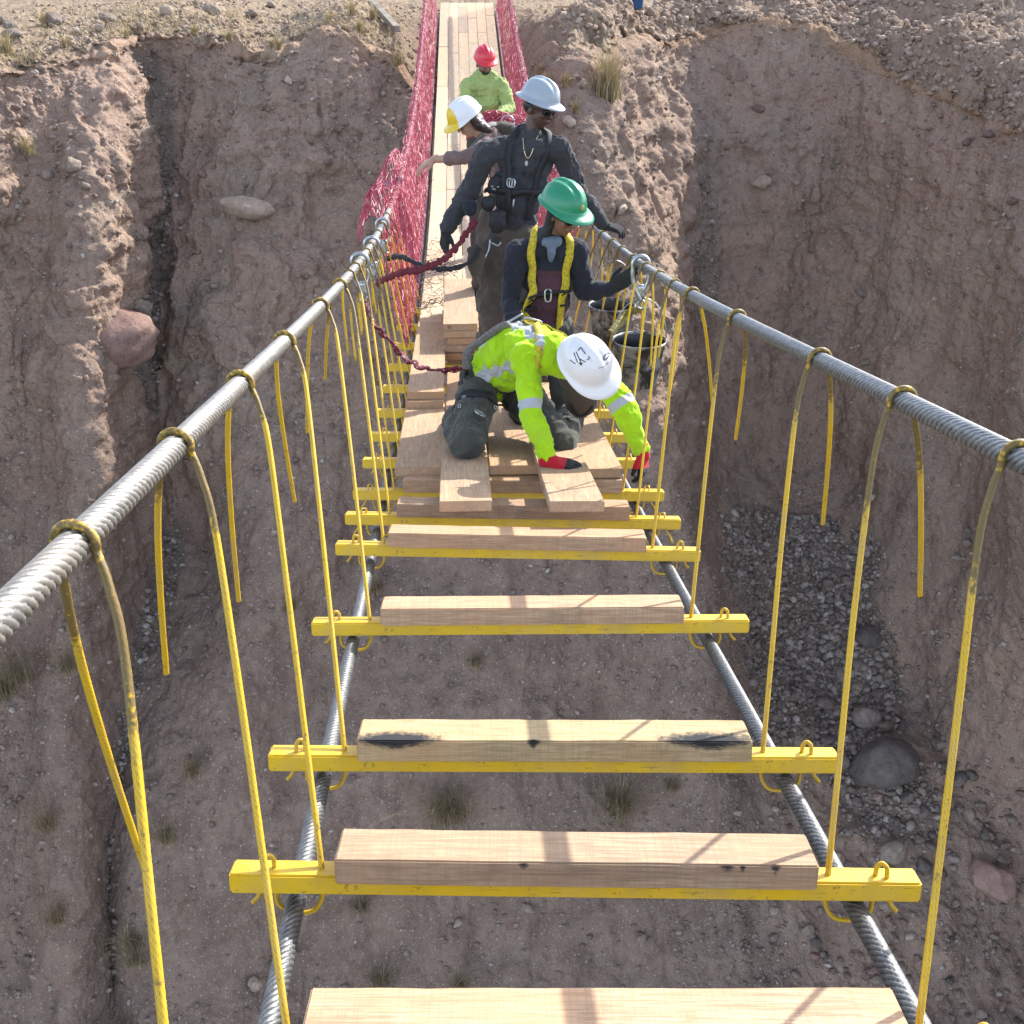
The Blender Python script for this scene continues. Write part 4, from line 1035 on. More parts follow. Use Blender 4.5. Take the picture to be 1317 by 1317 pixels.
def hand(L, wrist, d, n, side, curl=.35, spread=.12, s=1.0, fat=1.0, thumb=.7, curls=None):
    """palm, four unequal bent fingers and a thumb leaving the side of the palm. d fingers, n back of the hand, side +1 thumb towards cross(d,n)"""
    d = unit(d); n = unit(np.array(n)-d*(np.array(n) @ d)); l = np.cross(d, n)*side; w = np.array(wrist, float)
    offs = [.031, .011, -.010, -.029]; lens = [.070, .079, .073, .056]; kn = [.088, .092, .087, .078]
    L.cap(w-d*.03, w+d*.012, .026*s*fat, .027*s*fat)
    for i in range(4):
        k = w + (d*kn[i] + l*offs[i])*s
        L.cap(w+d*.012*s+l*offs[i]*.55*s, k, .0165*s*fat, .0125*s*fat)
        a = (curls[i] if curls else curl*(1+.12*i)); dd = unit(d + l*spread*(1.5-i)*.6); nn = n; p = k
        for j, fr in enumerate((.45, .32, .25)):
            ang = a*(.75, 1.1, .8)[j]
            dd, nn = dd*math.cos(ang)-nn*math.sin(ang), nn*math.cos(ang)+dd*math.sin(ang)
            q_ = p+dd*lens[i]*fr*s; r0 = (.0098, .0090, .0082)[j]*s*fat
            L.cap(p, q_, r0, r0*.92); p = q_
    b0 = w+(d*.022+l*.024-n*.004)*s; t1 = unit(d*.75+l*thumb-n*.25); t2 = unit(d*.95+l*thumb*.25-n*.35)
    b1 = b0+t1*.045*s; b2 = b1+t2*.032*s
    L.cap(b0, b1, .0155*s*fat, .0115*s*fat); L.cap(b1, b2, .0112*s*fat, .0095*s*fat); L.cap(b2, b2+t2*.018*s, .0095*s*fat, .0085*s*fat)
def head(L, c, fwd, up, s=1.0):
    c = np.array(c, float); f = unit(fwd); u = unit(np.array(up)-f*(np.array(up) @ f)); r = np.cross(f, u)
    ax = (r, f, u)
    L.ell(c+u*.022*s-f*.006*s, ax, (.074*s, .095*s, .090*s))
    L.ell(c-u*.035*s+f*.022*s, ax, (.060*s, .068*s, .080*s))            # face and jaw
    L.ell(c-u*.088*s+f*.056*s, ax, (.026*s, .022*s, .020*s))            # chin
    L.ell(c+u*.020*s+f*.078*s, ax, (.048*s, .018*s, .014*s))            # brow
    for k in (-1, 1):
        L.ell(c-u*.022*s+f*.070*s+r*k*.034*s, ax, (.022*s, .018*s, .020*s))  # cheek
        L.ell(c-u*.012*s-f*.004*s+r*k*.076*s, ax, (.010*s, .020*s, .031*s))  # ear
    L.cap(c+u*.010*s+f*.088*s, c-u*.026*s+f*.108*s, .0085*s, .0125*s)   # nose
    L.cap(c-u*.052*s+f*.090*s-r*.016*s, c-u*.052*s+f*.090*s+r*.016*s, .0075*s)  # lips
    L.cap(c-u*.062*s+f*.088*s-r*.012*s, c-u*.062*s+f*.088*s+r*.012*s, .0075*s)
    return f, u, r
def hard_hat(name, c, fwd, up, matl, parent, full=True, s=1.0, ridge=.010, side=.008):
    """dome with raised ridges, brim all round (full) or a peak in front"""
    f = unit(fwd); u = unit(np.array(up)-f*(np.array(up) @ f)); r = np.cross(f, u); c = np.array(c, float)
    na, nr = 72, 16; rows = []
    az = np.linspace(0, 2*np.pi, na, endpoint=False)
    def ringpt(k, a):
        x, y = math.sin(a), math.cos(a)                     # y forward
        rx, ry = .118*s, .140*s
        if k <= nr:
            t = k/nr*math.pi/2; q_ = math.sin(t)**.92; h = .128*s*math.cos(t)**.9
            X, Y, Z = x*rx*q_, y*ry*q_, h
            # centre ridge and two side ridges running front to back
            rg = 1.15*math.exp(-(X/(.016*s))**4) + .55*math.exp(-((abs(X)-.050*s)/(.012*s))**4)
            Z += ridge*s*rg*math.sin(min(1, (1-k/nr)*1.7)*math.pi/2)*(1 if abs(Y) < .115*s else .5)
            if k >= nr-3: w = (k-nr+3)/3; X *= 1+.015*w; Y *= 1+.015*w
            return X, Y, Z
        e = (k-nr)/3.0
        fr = max(0, y); w = (.034+.018*fr**2) if full else (side+.052*fr**1.6*(1 if y > 0 else 0))
        dz = -.010-.010*fr if full else -.004-.020*fr
        return x*(rx*1.015+w*s*e), y*(ry*1.015+w*s*e*1.0), dz*s*e-.004*s*e*e
    V, Fq = [], []
    ks = list(range(1, nr+1))+[nr+1, nr+2, nr+3]
    for k in ks:
        for a in az: V.append(ringpt(k, a))
    outer = len(ks)
    for k in reversed(ks[2:]):                              # inner shell
        for a in az:
            X, Y, Z = ringpt(k, a); q_ = .965 if k <= nr else .995; V.append((X*q_, Y*q_, Z-.004*s if k > nr else Z*.96-.004*s))
    tot = outer+len(ks[2:])
    for i in range(tot-1):
        for j in range(na): Fq.append([i*na+j, (i+1)*na+j, (i+1)*na+(j+1) % na, i*na+(j+1) % na])
    V.append((0, 0, .128*s+ridge*s*1.15)); V.append((0, 0, .105*s)); a0, a1 = len(V)-2, len(V)-1
    for j in range(0, na, 2):
        Fq.append([a0, j, (j+1) % na, (j+2) % na]); Fq.append([a1, (tot-1)*na+(j+2) % na, (tot-1)*na+(j+1) % na, (tot-1)*na+j])
    V = np.array(V); Wd = c+V[:, :1]*r+V[:, 1:2]*f+V[:, 2:]*u
    me = mesh_np(name, Wd, np.array(Fq)); bm = bmesh.new(); bm.from_mesh(me); bmesh.ops.recalc_face_normals(bm, faces=bm.faces[:]); bm.to_mesh(me); bm.free()
    o = put(name, me, matl, parent)
    if isinstance(matl, list):
        for pl in me.polygons:
            d_ = np.array(pl.center)-c; y_ = d_ @ f; x_ = d_ @ r
            if y_ > .70*math.hypot(x_, y_) and y_ > .078*s: pl.material_index = 1
    return o, me, (c, f, u, r)
def torso(L, J, sc=1.0, front=None, belly=0.0, rx=(.150, .140, .145, .165, .170, .130), ry=(.115, .105, .110, .120, .110, .085), top=1.0):
    pel, ch, nk = [np.array(J[k], float) for k in ('pelvis', 'chest', 'neck')]
    lat = unit(np.array(J['shL'])-np.array(J['shR']))
    pts = resample(catmull([pel, ch, nk], 10), .001)[0]; m = len(pts)
    for k, t in enumerate(np.linspace(0, .93, 6)):
        p = pts[int(t*(m-1))]; tg = unit(pts[min(m-1, int(t*(m-1))+30)]-pts[max(0, int(t*(m-1))-30)])
        la = lat; fr = np.cross(la, tg); la = unit(la-tg*(la @ tg))
        L.ell(p, (la, fr, tg), (rx[k]*sc, ry[k]*sc, .105*sc))
    L.cap(J['shL'], J['shR'], .066*sc*top); L.cap(np.array(J['neck'])*.85+np.array(J['chest'])*.15, J['shL'], .058*sc*top, .062*sc*top); L.cap(np.array(J['neck'])*.85+np.array(J['chest'])*.15, J['shR'], .058*sc*top, .062*sc*top)
def skin_body(J, hands=(), sc=1.0, name='body', fr=1.0):
    L = Lump()
    L.cap(J['neck'], np.array(J['head'])-np.array(unit(J['hup']))*.05, .058*sc, .054*sc)
    head(L, J['head'], J['hfwd'], J['hup'], sc)
    pel, ch, nk = [np.array(J[k], float) for k in ('pelvis', 'chest', 'neck')]
    lat = unit(np.array(J['shL'])-np.array(J['shR']))
    L.chain([pel, (pel+ch)/2, ch, nk], [.085*sc, .085*sc, .085*sc, .06*sc]); L.cap(J['shL'], J['shR'], .040*sc)
    for a in 'LR':
        L.chain([J['sh'+a], J['el'+a], J['wr'+a]], [.040*sc, .037*sc, .028*sc])
        L.cap(pel, J['hip'+a], .07*sc, .065*sc); L.chain([J['hip'+a], J['kn'+a], J['an'+a]], [.062*sc, .045*sc, .036*sc])
    for h in hands: hand(L, *h)
    return L
def trousers(J, baggy=1.0, wr=.010, seed=1, sc=1.0, name='trousers'):
    L = Lump(); pel = np.array(J['pelvis'], float); ch = np.array(J['chest'], float)
    lat = unit(np.array(J['hipL'])-np.array(J['hipR'])); tg = unit(ch-pel); fr = np.cross(lat, tg)
    L.ell(pel+tg*.03, (lat, fr, tg), (.165*sc, .122*sc, .11*sc)); L.ell(pel-tg*.05, (lat, fr, tg), (.165*sc, .125*sc, .10*sc))
    for a in 'LR':
        h, k, n = [np.array(J[x+a], float) for x in ('hip', 'kn', 'an')]
        L.cap(h, k, .094*sc*baggy, .072*sc*baggy); m = k*.6+n*.4
        L.cap(k, m, .070*sc*baggy, .070*sc*baggy); L.cap(m, n, .070*sc*baggy, .062*sc*baggy)
    return L.fuse(name, .0085, 5, wr, 13, seed)
def shirt(J, wr=.007, seed=2, sc=1.0, sl=1.0, name='shirt', arms='LR', cuff=.04, elb=.054, **k):
    L = Lump(); torso(L, J, sc, **k)
    for a in arms:
        s_, e, w = [np.array(J[x+a], float) for x in ('sh', 'el', 'wr')]
        m = (s_+e)/2; L.cap(s_, m, .066*sc, .061*sc); L.cap(m, e, .061*sc, elb*sc); m2 = e*.5+w*.5
        L.cap(e, m2, elb*sc, .050*sc); L.cap(m2, e+(w-e)*.93*sl, .050*sc, cuff*sc)
    return L.fuse(name, .007, 4, wr, 16, seed)
def boots(J, parent, matl, sc=1.0):
    for a in 'LR':
        L = Lump(); n = np.array(J['an'+a], float); t = unit(J['toe'+a]); up = unit(n-np.array(J['kn'+a], float)) * -1
        sole = n - up*.06
        L.cap(n+up*.08, n-up*.02, .055, .052); L.cap(sole-t*.05, sole+t*.06, .045, .046); L.cap(sole+t*.06, sole+t*.15-up*.008, .046, .040)
        put('boot', L.fuse('boot', .007, 4), matl, parent)
def skinmat(name, col, beard=None):
    m, nt, b = mat(name); g = NT(nt); v = g.coord('Object')
    c = g.mix(g.ramp(g.noise(v, 18, 4), [(.3, 0.0), (.7, 1.0)]), tuple(x*.84 for x in col), col)
    if beard: c = g.mix(g.attr('beard'), c, beard)
    g.l(c, b.inputs['Base Color']); b.inputs['Roughness'].default_value = .5
    b.inputs['Subsurface Weight'].default_value = .08; b.inputs['Subsurface Radius'].default_value = (.01, .004, .002)
    return m
def cloth(name, col, var=.22, dirt=None, band=None, band2=None, rough=.9, weave=260):
    m, nt, b = mat(name); g = NT(nt); v = g.coord('Object')
    c = g.mix(g.ramp(g.noise(v, 7, 5), [(.3, 0.0), (.7, 1.0)]), tuple(x*(1-var) for x in col), col)
    if dirt: c = g.mix(g.ramp(g.noise(v, 6, 6, .7), [(.52, 0.0), (.75, dirt[1])]), c, dirt[0])
    if band:
        k = g.ramp(g.attr('band'), [(.495, 0.0), (.505, 1.0)]); c = g.mix(k, c, band)
    g.l(c, b.inputs['Base Color']); b.inputs['Roughness'].default_value = rough; b.inputs['Specular IOR Level'].default_value = .15
    b.inputs['Sheen Weight'].default_value = .15
    h = g.bump(g.noise(v, 30, 4, .6), .35, .010); h = g.bump(g.noise(v, weave, 2), .25, .0015, h); g.l(h, b.inputs['Normal'])
    return m
def plastic(name, col, scuff=.3, rough=.32):
    m, nt, b = mat(name); g = NT(nt); v = g.coord('Object')
    c = g.mix(g.ramp(g.noise(v, 5, 5, .65), [(.4, 0.0), (.75, scuff)]), col, tuple(x*.62+.06*y for x, y in zip(col, (1, .8, .6))))
    c = g.mix(g.ramp(g.noise(g.coord('Object', (1, 1, 1)), 55, 4, .7), [(.66, 0.0), (.72, .4)]), c, (.25, .22, .19))
    g.l(c, b.inputs['Base Color']); b.inputs['Roughness'].default_value = rough
    g.l(g.bump(g.noise(v, 90, 3), .08, .002), b.inputs['Normal']); return m
M['hat_white'] = plastic('white_helmet_shell', (.78, .78, .78), .25); M['hat_green'] = plastic('green_helmet_shell', (.012, .23, .115)); M['hat_grey'] = plastic('grey_helmet_shell', (.32, .37, .41))
M['hat_red'] = plastic('red_helmet_shell', (.62, .03, .05)); M['hat_yellow'] = plastic('yellow_helmet_peak', (.75, .52, .03))
M['skin_dark'] = skinmat('dark_skin', (.085, .042, .026)); M['skin_brown'] = skinmat('brown_skin', (.19, .095, .058)); M['skin_light'] = skinmat('light_skin', (.46, .27, .19))
M['skin_beard'] = skinmat('bearded_skin', (.24, .12, .08), (.035, .02, .015))
M['hivis'] = cloth('lime_hivis_fabric', (.42, .72, .015), .2, ((.30, .38, .06), .5), band=(.42, .44, .46))
M['faded_lime'] = cloth('faded_lime_fabric', (.37, .48, .17), .25, ((.24, .30, .12), .6))
M['charcoal'] = cloth('charcoal_shirt', (.052, .053, .057), .3); M['navy'] = cloth('dark_navy_shirt', (.026, .027, .038), .3, band=(.080, .036, .050))
M['olive_duck'] = cloth('dark_olive_canvas', (.070, .072, .062), .3, ((.13, .095, .075), .5)); M['brown_duck'] = cloth('dusty_brown_canvas', (.105, .085, .068), .35, ((.16, .13, .10), .6))
M['plaid'] = cloth('dusty_mauve_shirt', (.20, .135, .125), .4, ((.30, .22, .2), .5)); M['pouch'] = cloth('brown_pouch_canvas', (.085, .068, .055), .3)
M['glove_red'] = cloth('red_knit_glove', (.52, .02, .03), .25, band=(.02, .02, .022)); M['glove_dark'] = cloth('dark_work_glove', (.028, .03, .030), .3, ((.08, .08, .075), .5))
M['boot'] = simple('brown_leather', (.07, .045, .03), .6); M['hair_dark'] = simple('black_hair', (.012, .010, .009), .45, 0, .4, 60); M['hair_brown'] = simple('brown_hair', (.055, .036, .026), .45, 0, .5, 60)
M['lens'] = simple('dark_lens', (.012, .010, .010), .12, 0, .1); M['frame'] = simple('glasses_frame', (.03, .03, .03), .4)
M['strap_y'] = strapmat('yellow_harness_webbing', (.62, .47, .02), (.12, .10, .05)); M['strap_k'] = M['lan_black']
M['silver'] = simple('reflective_tape', (.55, .57, .60), .4, .3, .15, 40); M['ink'] = simple('black_marker', (.03, .022, .02), .6); M['gold'] = simple('gold', (.75, .62, .35), .3, .8)
M['print'] = simple('pale_print', (.42, .42, .42), .6)
M['bandana'] = cloth('blue_grey_bandana', (.16, .20, .27), .4)
def bandattr(me, f):
    vattr(me, 'band', np.clip(.5+f(verts(me))*8, 0, 1))
def glasses(J, parent, sc=1.0):
    f = unit(J['hfwd']); u = unit(np.array(J['hup'])-f*(np.array(J['hup']) @ f)); r = np.cross(f, u); c = np.array(J['head'], float)
    L = Lump()
    for k in (-1, 1): L.ell(c+f*.096*sc+u*.003*sc+r*k*.034*sc, (r+f*-.28*k, f+r*.28*k, u), (.031*sc, .0075*sc, .021*sc))
    o = put('sunglasses', L.fuse('sunglasses', .0035, 2), M['lens'], parent)
    parts = []
    for k in (-1, 1):
        parts.append(sweep(resample([c+f*.09*sc+u*.008*sc+r*k*.064*sc, c+f*.02*sc+u*.008*sc+r*k*.082*sc, c-f*.02*sc-u*.002*sc+r*k*.083*sc], .01)[0], .003, 6))
    parts.append(sweep(resample([c+f*.103*sc+u*.006*sc-r*.008, c+f*.103*sc+u*.006*sc+r*.008], .005)[0], .004, 6))
    V, Fq = merge(parts); put('temple', mesh_np('temple', V, Fq), M['frame'], o)
def Dsurf(y, h):                                           # depth at which the deck surface (h above beams) is seen at row y
    lo, hi = 3.0, 14.0
    for _ in range(60):
        m_ = (lo+hi)/2; p = BP(m_, 0, h); D = p.y*CP-p.z*SP; yy = CX+F*(-p.y*SP-p.z*CP)/D
        if yy > y: lo = m_
        else: hi = m_
    p = BP(m_, 0, h); return p.y*CP-p.z*SP
UP = np.array([0, 0, 1.0]); TOWARD = np.array([0, -1.0, 0])
A3 = lambda v: np.array(v, float)
DH = TOP0+BT                                               # deck surface above beams
def on_deck(p, h=0.0, extra=0.0):
    """drop a point straight down to the deck surface"""
    lo, hi = 0.0, 20.0
    for _ in range(50):
        m_ = (lo+hi)/2
        if BP(m_, 0, 0).y < p[1]: lo = m_
        else: hi = m_
    return np.array([p[0], p[1], BP(lo, 0, DH+extra).z+h])

# ---- A: kneeling worker in lime shirt and white helmet
J = {}
J['knR'] = A3(px(602, 576, 5.62)); J['knL'] = A3(px(720, 566, 5.82))
J['knR'] = on_deck(J['knR'], .072, BT); J['knL'] = on_deck(J['knL'], .072)
J['pelvis'] = A3(px(634, 484, 6.12)); J['chest'] = A3(px(668, 452, 5.80)); J['neck'] = A3(px(716, 452, 5.52))
J['hipR'] = A3(px(616, 497, 6.10)); J['hipL'] = A3(px(668, 504, 6.18))
J['anR'] = on_deck(A3(px(585, 545, 6.2)) + A3([0, .12, 0]), .07); J['anL'] = on_deck(A3(px(735, 520, 6.35))+A3([0, .05, 0]), .07)
J['toeR'] = [-.1, 1, -.3]; J['toeL'] = [.1, 1, -.3]
J['shR'] = A3(px(676, 458, 5.50)); J['shL'] = A3(px(768, 474, 5.55))
J['elR'] = A3(px(684, 532, 5.46)); J['wrR'] = A3(px(706, 592, 5.46))
J['elL'] = A3(px(803, 528, 5.52)); J['wrL'] = A3(px(826, 580, 5.60))
J['head'] = A3(px(752, 470, 5.36)); J['hfwd'] = unit([.42, -.52, -.74]); J['hup'] = unit([.10, -.80, .62])
hatup = unit([.10, -.72, .70]); J['hup'] = hatup; J['hfwd'] = unit(np.array([.55, -.45, -.55]))
wr = J['wrR']; hr_d = unit([.95, -.22, -.10])
root = empty('person', on_deck(J['pelvis']), 'kneeling worker in a lime reflective shirt and white hard hat, wearing red gloves', 'person', 'bridge workers')
rh = (wr+A3([.012, -.01, -.006]), hr_d, [.1, -.25, 1], 1, .16, .3, 1.06)
lh = (J['wrL']+A3([0.004, -.004, -.012]), unit([.05, -.30, -1]), [.85, -.5, .1], 1, .45, .1, 1.0)
body = skin_body(J, [(*rh, .92), (*lh, .92)])
put('body', body.fuse('body', .006, 4), M['skin_brown'], root)
sh = shirt(J, .012, 3, 1.03, elb=.057, rx=(.165, .162, .168, .178, .178, .135), ry=(.130, .125, .130, .135, .120, .085))
Cv = verts(sh)
def seglen(C, a, b):
    d = b-a; t = ((C-a) @ d)/(d @ d); return t, np.linalg.norm(C-(a+np.clip(t, 0, 1)[:, None]*d), axis=1)
def bandA(C):
    out = np.full(len(C), -1.0)
    for a in 'LR':
        t, dist = seglen(C, J['sh'+a], J['el'+a]); o = np.minimum((.085-np.abs(t-.86))*.30, .085-dist)
        out = np.maximum(out, o)
    sp = J['neck']-J['pelvis']; s_ = (C-J['pelvis']) @ sp/(sp @ sp)
    lat = unit(J['shL']-J['shR']); l = (C-J['pelvis']-s_[:, None]*sp) @ lat
    near = np.minimum.reduce([seglen(C, J['sh'+a], J['el'+a])[1] for a in 'LR']+[seglen(C, J['el'+a], J['wr'+a])[1] for a in 'LR'])
    strip = .026-np.abs(np.abs(l)-.115)
    hor = (.026-np.abs(s_-.60)*np.linalg.norm(sp))
    o = np.maximum(strip, np.where(np.abs(l) < .14, hor, -1)); o = np.where((s_ > .12) & (s_ < 1.1) & (near > .088), o, -1)
    return np.maximum(out, o)
bandattr(sh, bandA); put('shirt', sh, M['hivis'], root)
tr = trousers(J, 1.14, .016, 4); put('trousers', tr, M['olive_duck'], root); boots(J, root, M['boot'])
for nm_, h, w_ in (('glove', rh, wr), ('glove', lh, J['wrL'])):
    L = Lump(); hand(L, *h, 1.38); g_ = L.fuse('glove', .0042, 3)
    dn = unit(h[1]); lim = .070
    bandattr(g_, lambda C: ((C-np.array(h[0])) @ dn)-lim + .25*np.clip(-((C-np.array(h[0])) @ unit(h[2])), 0, .02)-.004)
    put(nm_, g_, M['glove_red'], root)
hat, hme, (hc, hf, hu, hr_) = hard_hat('hard_hat', J['head']+hatup*.050, J['hfwd'], hatup, M['hat_white'], root, full=False, s=.99, side=.016)
# marks drawn on the helmet
def on_hat(tree, hc, hf, hu, hr_, a, e, off=.002):
    d = hu*math.sin(e)+(hf*math.cos(a)+hr_*math.sin(a))*math.cos(e)
    loc, nor, _, _ = tree.ray_cast(Vector(hc+d*.4), Vector(-d)); return np.array(loc)+np.array(nor)*off
htree = bvh(hme)
def screen_hat(x, y, off=.0015):
    d = np.array(px(x, y, 1.0)); loc, nor, _, _ = htree.ray_cast(Vector((0, 0, 0)), Vector(d)); return None if loc is None else np.array(loc)+np.array(nor)*off
def zoomed(pts): return [(690+x/1317*120, 400+y/1317*120) for x, y in pts]
strokes = [[(585, 560), (625, 515), (690, 605)], [(530, 590), (580, 725)], [(560, 575), (610, 680), (640, 770)], [(610, 675), (695, 720)], [(640, 770), (600, 735), (660, 735)], [(712, 690), (750, 672), (735, 640)], [(475, 690), (550, 745)]]
pr = []
for st in strokes:
    P = [screen_hat(*q_) for q_ in zoomed(st)]; P = [p for p in P if p is not None]
    if len(P) > 1: pr.append(sweep(resample(P, .004)[0], .0022, 6))
if pr: V, Fq = merge(pr); put('marker_writing', mesh_np('marker_writing', V, Fq), M['ink'], hat); pr = []
P = [screen_hat(*q_) for q_ in zoomed([(985+38*math.cos(a)-14*math.sin(a), 640+46*math.sin(a)-20*math.cos(a)) for a in np.linspace(0, 6.0, 14)])]; P = [p for p in P if p is not None]
if len(P) > 4: pr.append(sweep(resample(P, .004)[0], .0030, 6))
P = [screen_hat(*q_) for q_ in zoomed([(880, 805), (940, 790), (985, 755), (1010, 725)])]; P = [p for p in P if p is not None]
if len(P) > 1: pr.append(sweep(resample(P, .004)[0], .0016, 6))
if pr: V, Fq = merge(pr); put('sticker', mesh_np('sticker', V, Fq), M['ink'], hat)
# chin strap band, harness
st = bvh(sh); lat = unit(J['shL']-J['shR']); sp = unit(J['neck']-J['pelvis']); bk = unit(np.cross(sp, lat)); bk = bk if bk[2] > 0 else -bk
pr = [strap_on(st, [J['pelvis']+sp*.02-lat*.12*k+bk*.12, J['chest']+bk*.2-lat*.05*k*.2, J['neck']+lat*.10*k+bk*.08, J['neck']+lat*.11*k-bk*.1+sp*.02], .042) for k in (-1, 1)]
V, Fq = merge(pr); put('harness_strap', mesh_np('harness_strap', V, Fq), M['strap_y'], root)
dr = J['chest']*.75+J['neck']*.25+bk*.15
V, Fq = merge([ring_buckle(st, dr, -lat+bk*.3, .034, .05, .006, .022), ring_buckle(st, dr-lat*.07-sp*.03, lat, .028, .05, .006, .02)]); put('d_ring', mesh_np('d_ring', V, Fq), M['steel'], root)
tt = bvh(tr)
la2 = unit(J['hipL']-J['hipR']); fr2 = unit(np.cross(la2, sp))
belt = [J['pelvis']+sp*.045+(la2*math.cos(a)*.2+fr2*math.sin(a)*.17) for a in np.linspace(0, 2*math.pi, 15)]
hm = J['hipR']*.55+J['knR']*.45; td = unit(J['knR']-J['hipR']); tl_ = unit(np.cross(td, [0, 0, 1])); tn = np.cross(tl_, td)
leg = [hm-td*.06+(tl_*math.cos(a)*.13+tn*math.sin(a)*.13)+td*.05*math.sin(a) for a in np.linspace(0, 2*math.pi, 13)]
V, Fq = merge([strap_on(tt, belt, .048), strap_on(tt, leg, .045)]); put('harness_belt', mesh_np('harness_belt', V, Fq), M['strap_k'], root)
V, Fq = merge([ring_buckle(tt, px(630, 515, 5.6), td, .026, .036, .005, .014)]); put('buckle', mesh_np('buckle', V, Fq), M['steel'], root)
gp = []
for (x, y) in ((597, 512), (592, 522), (618, 507), (636, 524)):
    d = np.array(px(x, y, 1.0)); loc, nor, _, _ = tt.ray_cast(Vector((0, 0, 0)), Vector(d))
    if loc is not None:
        c = np.array(loc)+np.array(nor)*.008; n_ = np.array(nor); t_ = unit(np.cross(n_, [1, .3, .2])); b_ = np.cross(n_, t_)
        gp.append(sweep(np.array([c+(t_*math.cos(a)+b_*math.sin(a))*.009 for a in np.linspace(0, 6.2, 12)]), .003, 6))
if gp: V, Fq = merge(gp); put('grommet', mesh_np('grommet', V, Fq), M['steel'], root)
# brown canvas pouch at the belt
L = Lump(); pc = A3(px(748, 512, 6.0)); L.ell(pc, ([1, 0, 0], [0, 1, .2], [0, -.2, 1]), (.095, .06, .125)); L.ell(pc+A3([0, .0, .08]), ([1, 0, 0], [0, 1, .2], [0, -.2, 1]), (.10, .065, .05)); L.cap(pc+A3([-.08, 0, .11]), pc+A3([.08, 0, .11]), .045)
pm = L.fuse('tool_pouch', .007, 4, .006, 10, 8); po = put('tool_pouch', pm, M['pouch'], root)
pt = bvh(pm); V, Fq = merge([strap_on(pt, [pc+A3([.10*math.cos(a), -.12, -.02+.125*math.sin(a)]) for a in np.linspace(-.2, -2.9, 9)], .012, .006)]); put('piping', mesh_np('piping', V, Fq), M['strap_k'], po)
# helmet suspension showing under the brim
L = Lump(); L.ell(J['head']+hatup*.012, (hr_, hf, hu), (.100, .118, .034)); put('helmet_liner', L.fuse('helmet_liner', .006, 3), M['hat_green'], root)
KN = dict(J); KN_back = A3(px(652, 420, 5.75))

# ---- B: standing man in charcoal shirt and grey full brim helmet
J = {}
J['shR'] = A3(px(626, 194, 7.02)); J['shL'] = A3(px(719, 191, 7.02)); J['neck'] = A3(px(682, 174, 7.03)); mid = (J['shR']+J['shL'])/2
J['chest'] = A3(px(672, 226, 7.13)); J['pelvis'] = A3(px(660, 305, 7.36))
J['hipR'] = A3(px(640, 322, 7.40)); J['hipL'] = A3(px(684, 322, 7.40))
J['knR'] = A3(px(630, 412, 7.52)); J['knL'] = A3(px(690, 408, 7.55)); J['anR'] = on_deck(A3(px(628, 480, 7.72)), .10); J['anL'] = on_deck(A3(px(694, 478, 7.75)), .10)
J['toeR'] = [-.2, -1, 0]; J['toeL'] = [.25, -1, 0]
J['elR'] = A3(px(600, 253, 7.16)); J['wrR'] = A3(px(574, 295, 7.20))
J['elL'] = A3(px(745, 247, 7.26)); J['wrL'] = A3(px(775, 288, 7.40))
J['head'] = A3(px(692, 139, 6.95)); J['hfwd'] = unit([.80, -.58, -.26]); J['hup'] = unit([.22, -.04, .97])
root = empty('person', on_deck(J['pelvis']), 'standing man in a charcoal long sleeved shirt and grey full brimmed hard hat, looking aside', 'person', 'bridge workers')
rh = (J['wrR']+A3([-.004, -.004, -.012]), unit([-.12, -.25, -1]), [-.75, -.6, .15], -1, .38, .1, 1.05)
lh = (J['wrL']+A3([.015, 0, -.012]), unit([.92, .05, -.22]), [.15, -.30, 1], -1, .42, .1, 1.05)
bm_ = skin_body(J, [(*rh, .92), (*lh, .92)], 1.03).fuse('body', .006, 4); put('body', bm_, M['skin_dark'], root)
sh = shirt(J, .012, 13, 1.05, cuff=.040, elb=.055); put('shirt', sh, M['charcoal'], root)
tr = trousers(J, 1.2, .018, 14); put('trousers', tr, M['brown_duck'], root); boots(J, root, M['boot'])
for h in (rh, lh):
    L = Lump(); hand(L, *h, 1.2); put('glove', L.fuse('glove', .0045, 3), M['glove_dark'], root)
hup = unit(J['hup']); hfw = unit(J['hfwd']-hup*(J['hfwd'] @ hup))
hat, hme, _ = hard_hat('hard_hat', J['head']+hup*.062, J['hfwd'], unit([.24, -.10, .96]), M['hat_grey'], root, full=True, s=.93)
glasses(J, root, 1.03)
L = Lump(); r_ = np.cross(hfw, hup)
for t in np.linspace(-1, 1, 7): L.ell(J['head']-hfw*.058+hup*.012+r_*.055*t+hfw*.03*abs(t), (r_, hfw, hup), (.035, .045, .050))
put('hair', L.fuse('hair', .006, 3, .003, 60, 4), M['hair_dark'], root)
st = bvh(sh); lat = unit(J['shL']-J['shR']); sp = unit(J['neck']-J['pelvis']); fr = unit(np.cross(lat, sp)); fr = fr if fr[1] < 0 else -fr
pr = []
for k in (-1, 1):
    pr.append(strap_on(st, [J['neck']+lat*.10*k-fr*.06+sp*.06, J['neck']+lat*.115*k+fr*.06+sp*.05, J['chest']+lat*.125*k+fr*.14+sp*.06, J['chest']+lat*.10*k+fr*.16-sp*.08, J['pelvis']+lat*.10*k+fr*.16+sp*.14], .042))
pr.append(strap_on(st, [J['chest']*.78+J['pelvis']*.22+(lat*math.cos(a)*.22+fr*math.sin(a)*.17) for a in np.linspace(-.2, math.pi+.2, 13)], .046, .006))
V, Fq = merge(pr); put('harness_strap', mesh_np('harness_strap', V, Fq), M['strap_k'], root)
bp = A3(px(657, 238, 7.0)); V, Fq = merge([ring_buckle(st, bp, UP, .034, .026, .005, .024), ring_buckle(st, bp, UP, .012, .020, .004, .026)]); put('chest_buckle', mesh_np('chest_buckle', V, Fq), M['steel'], root)
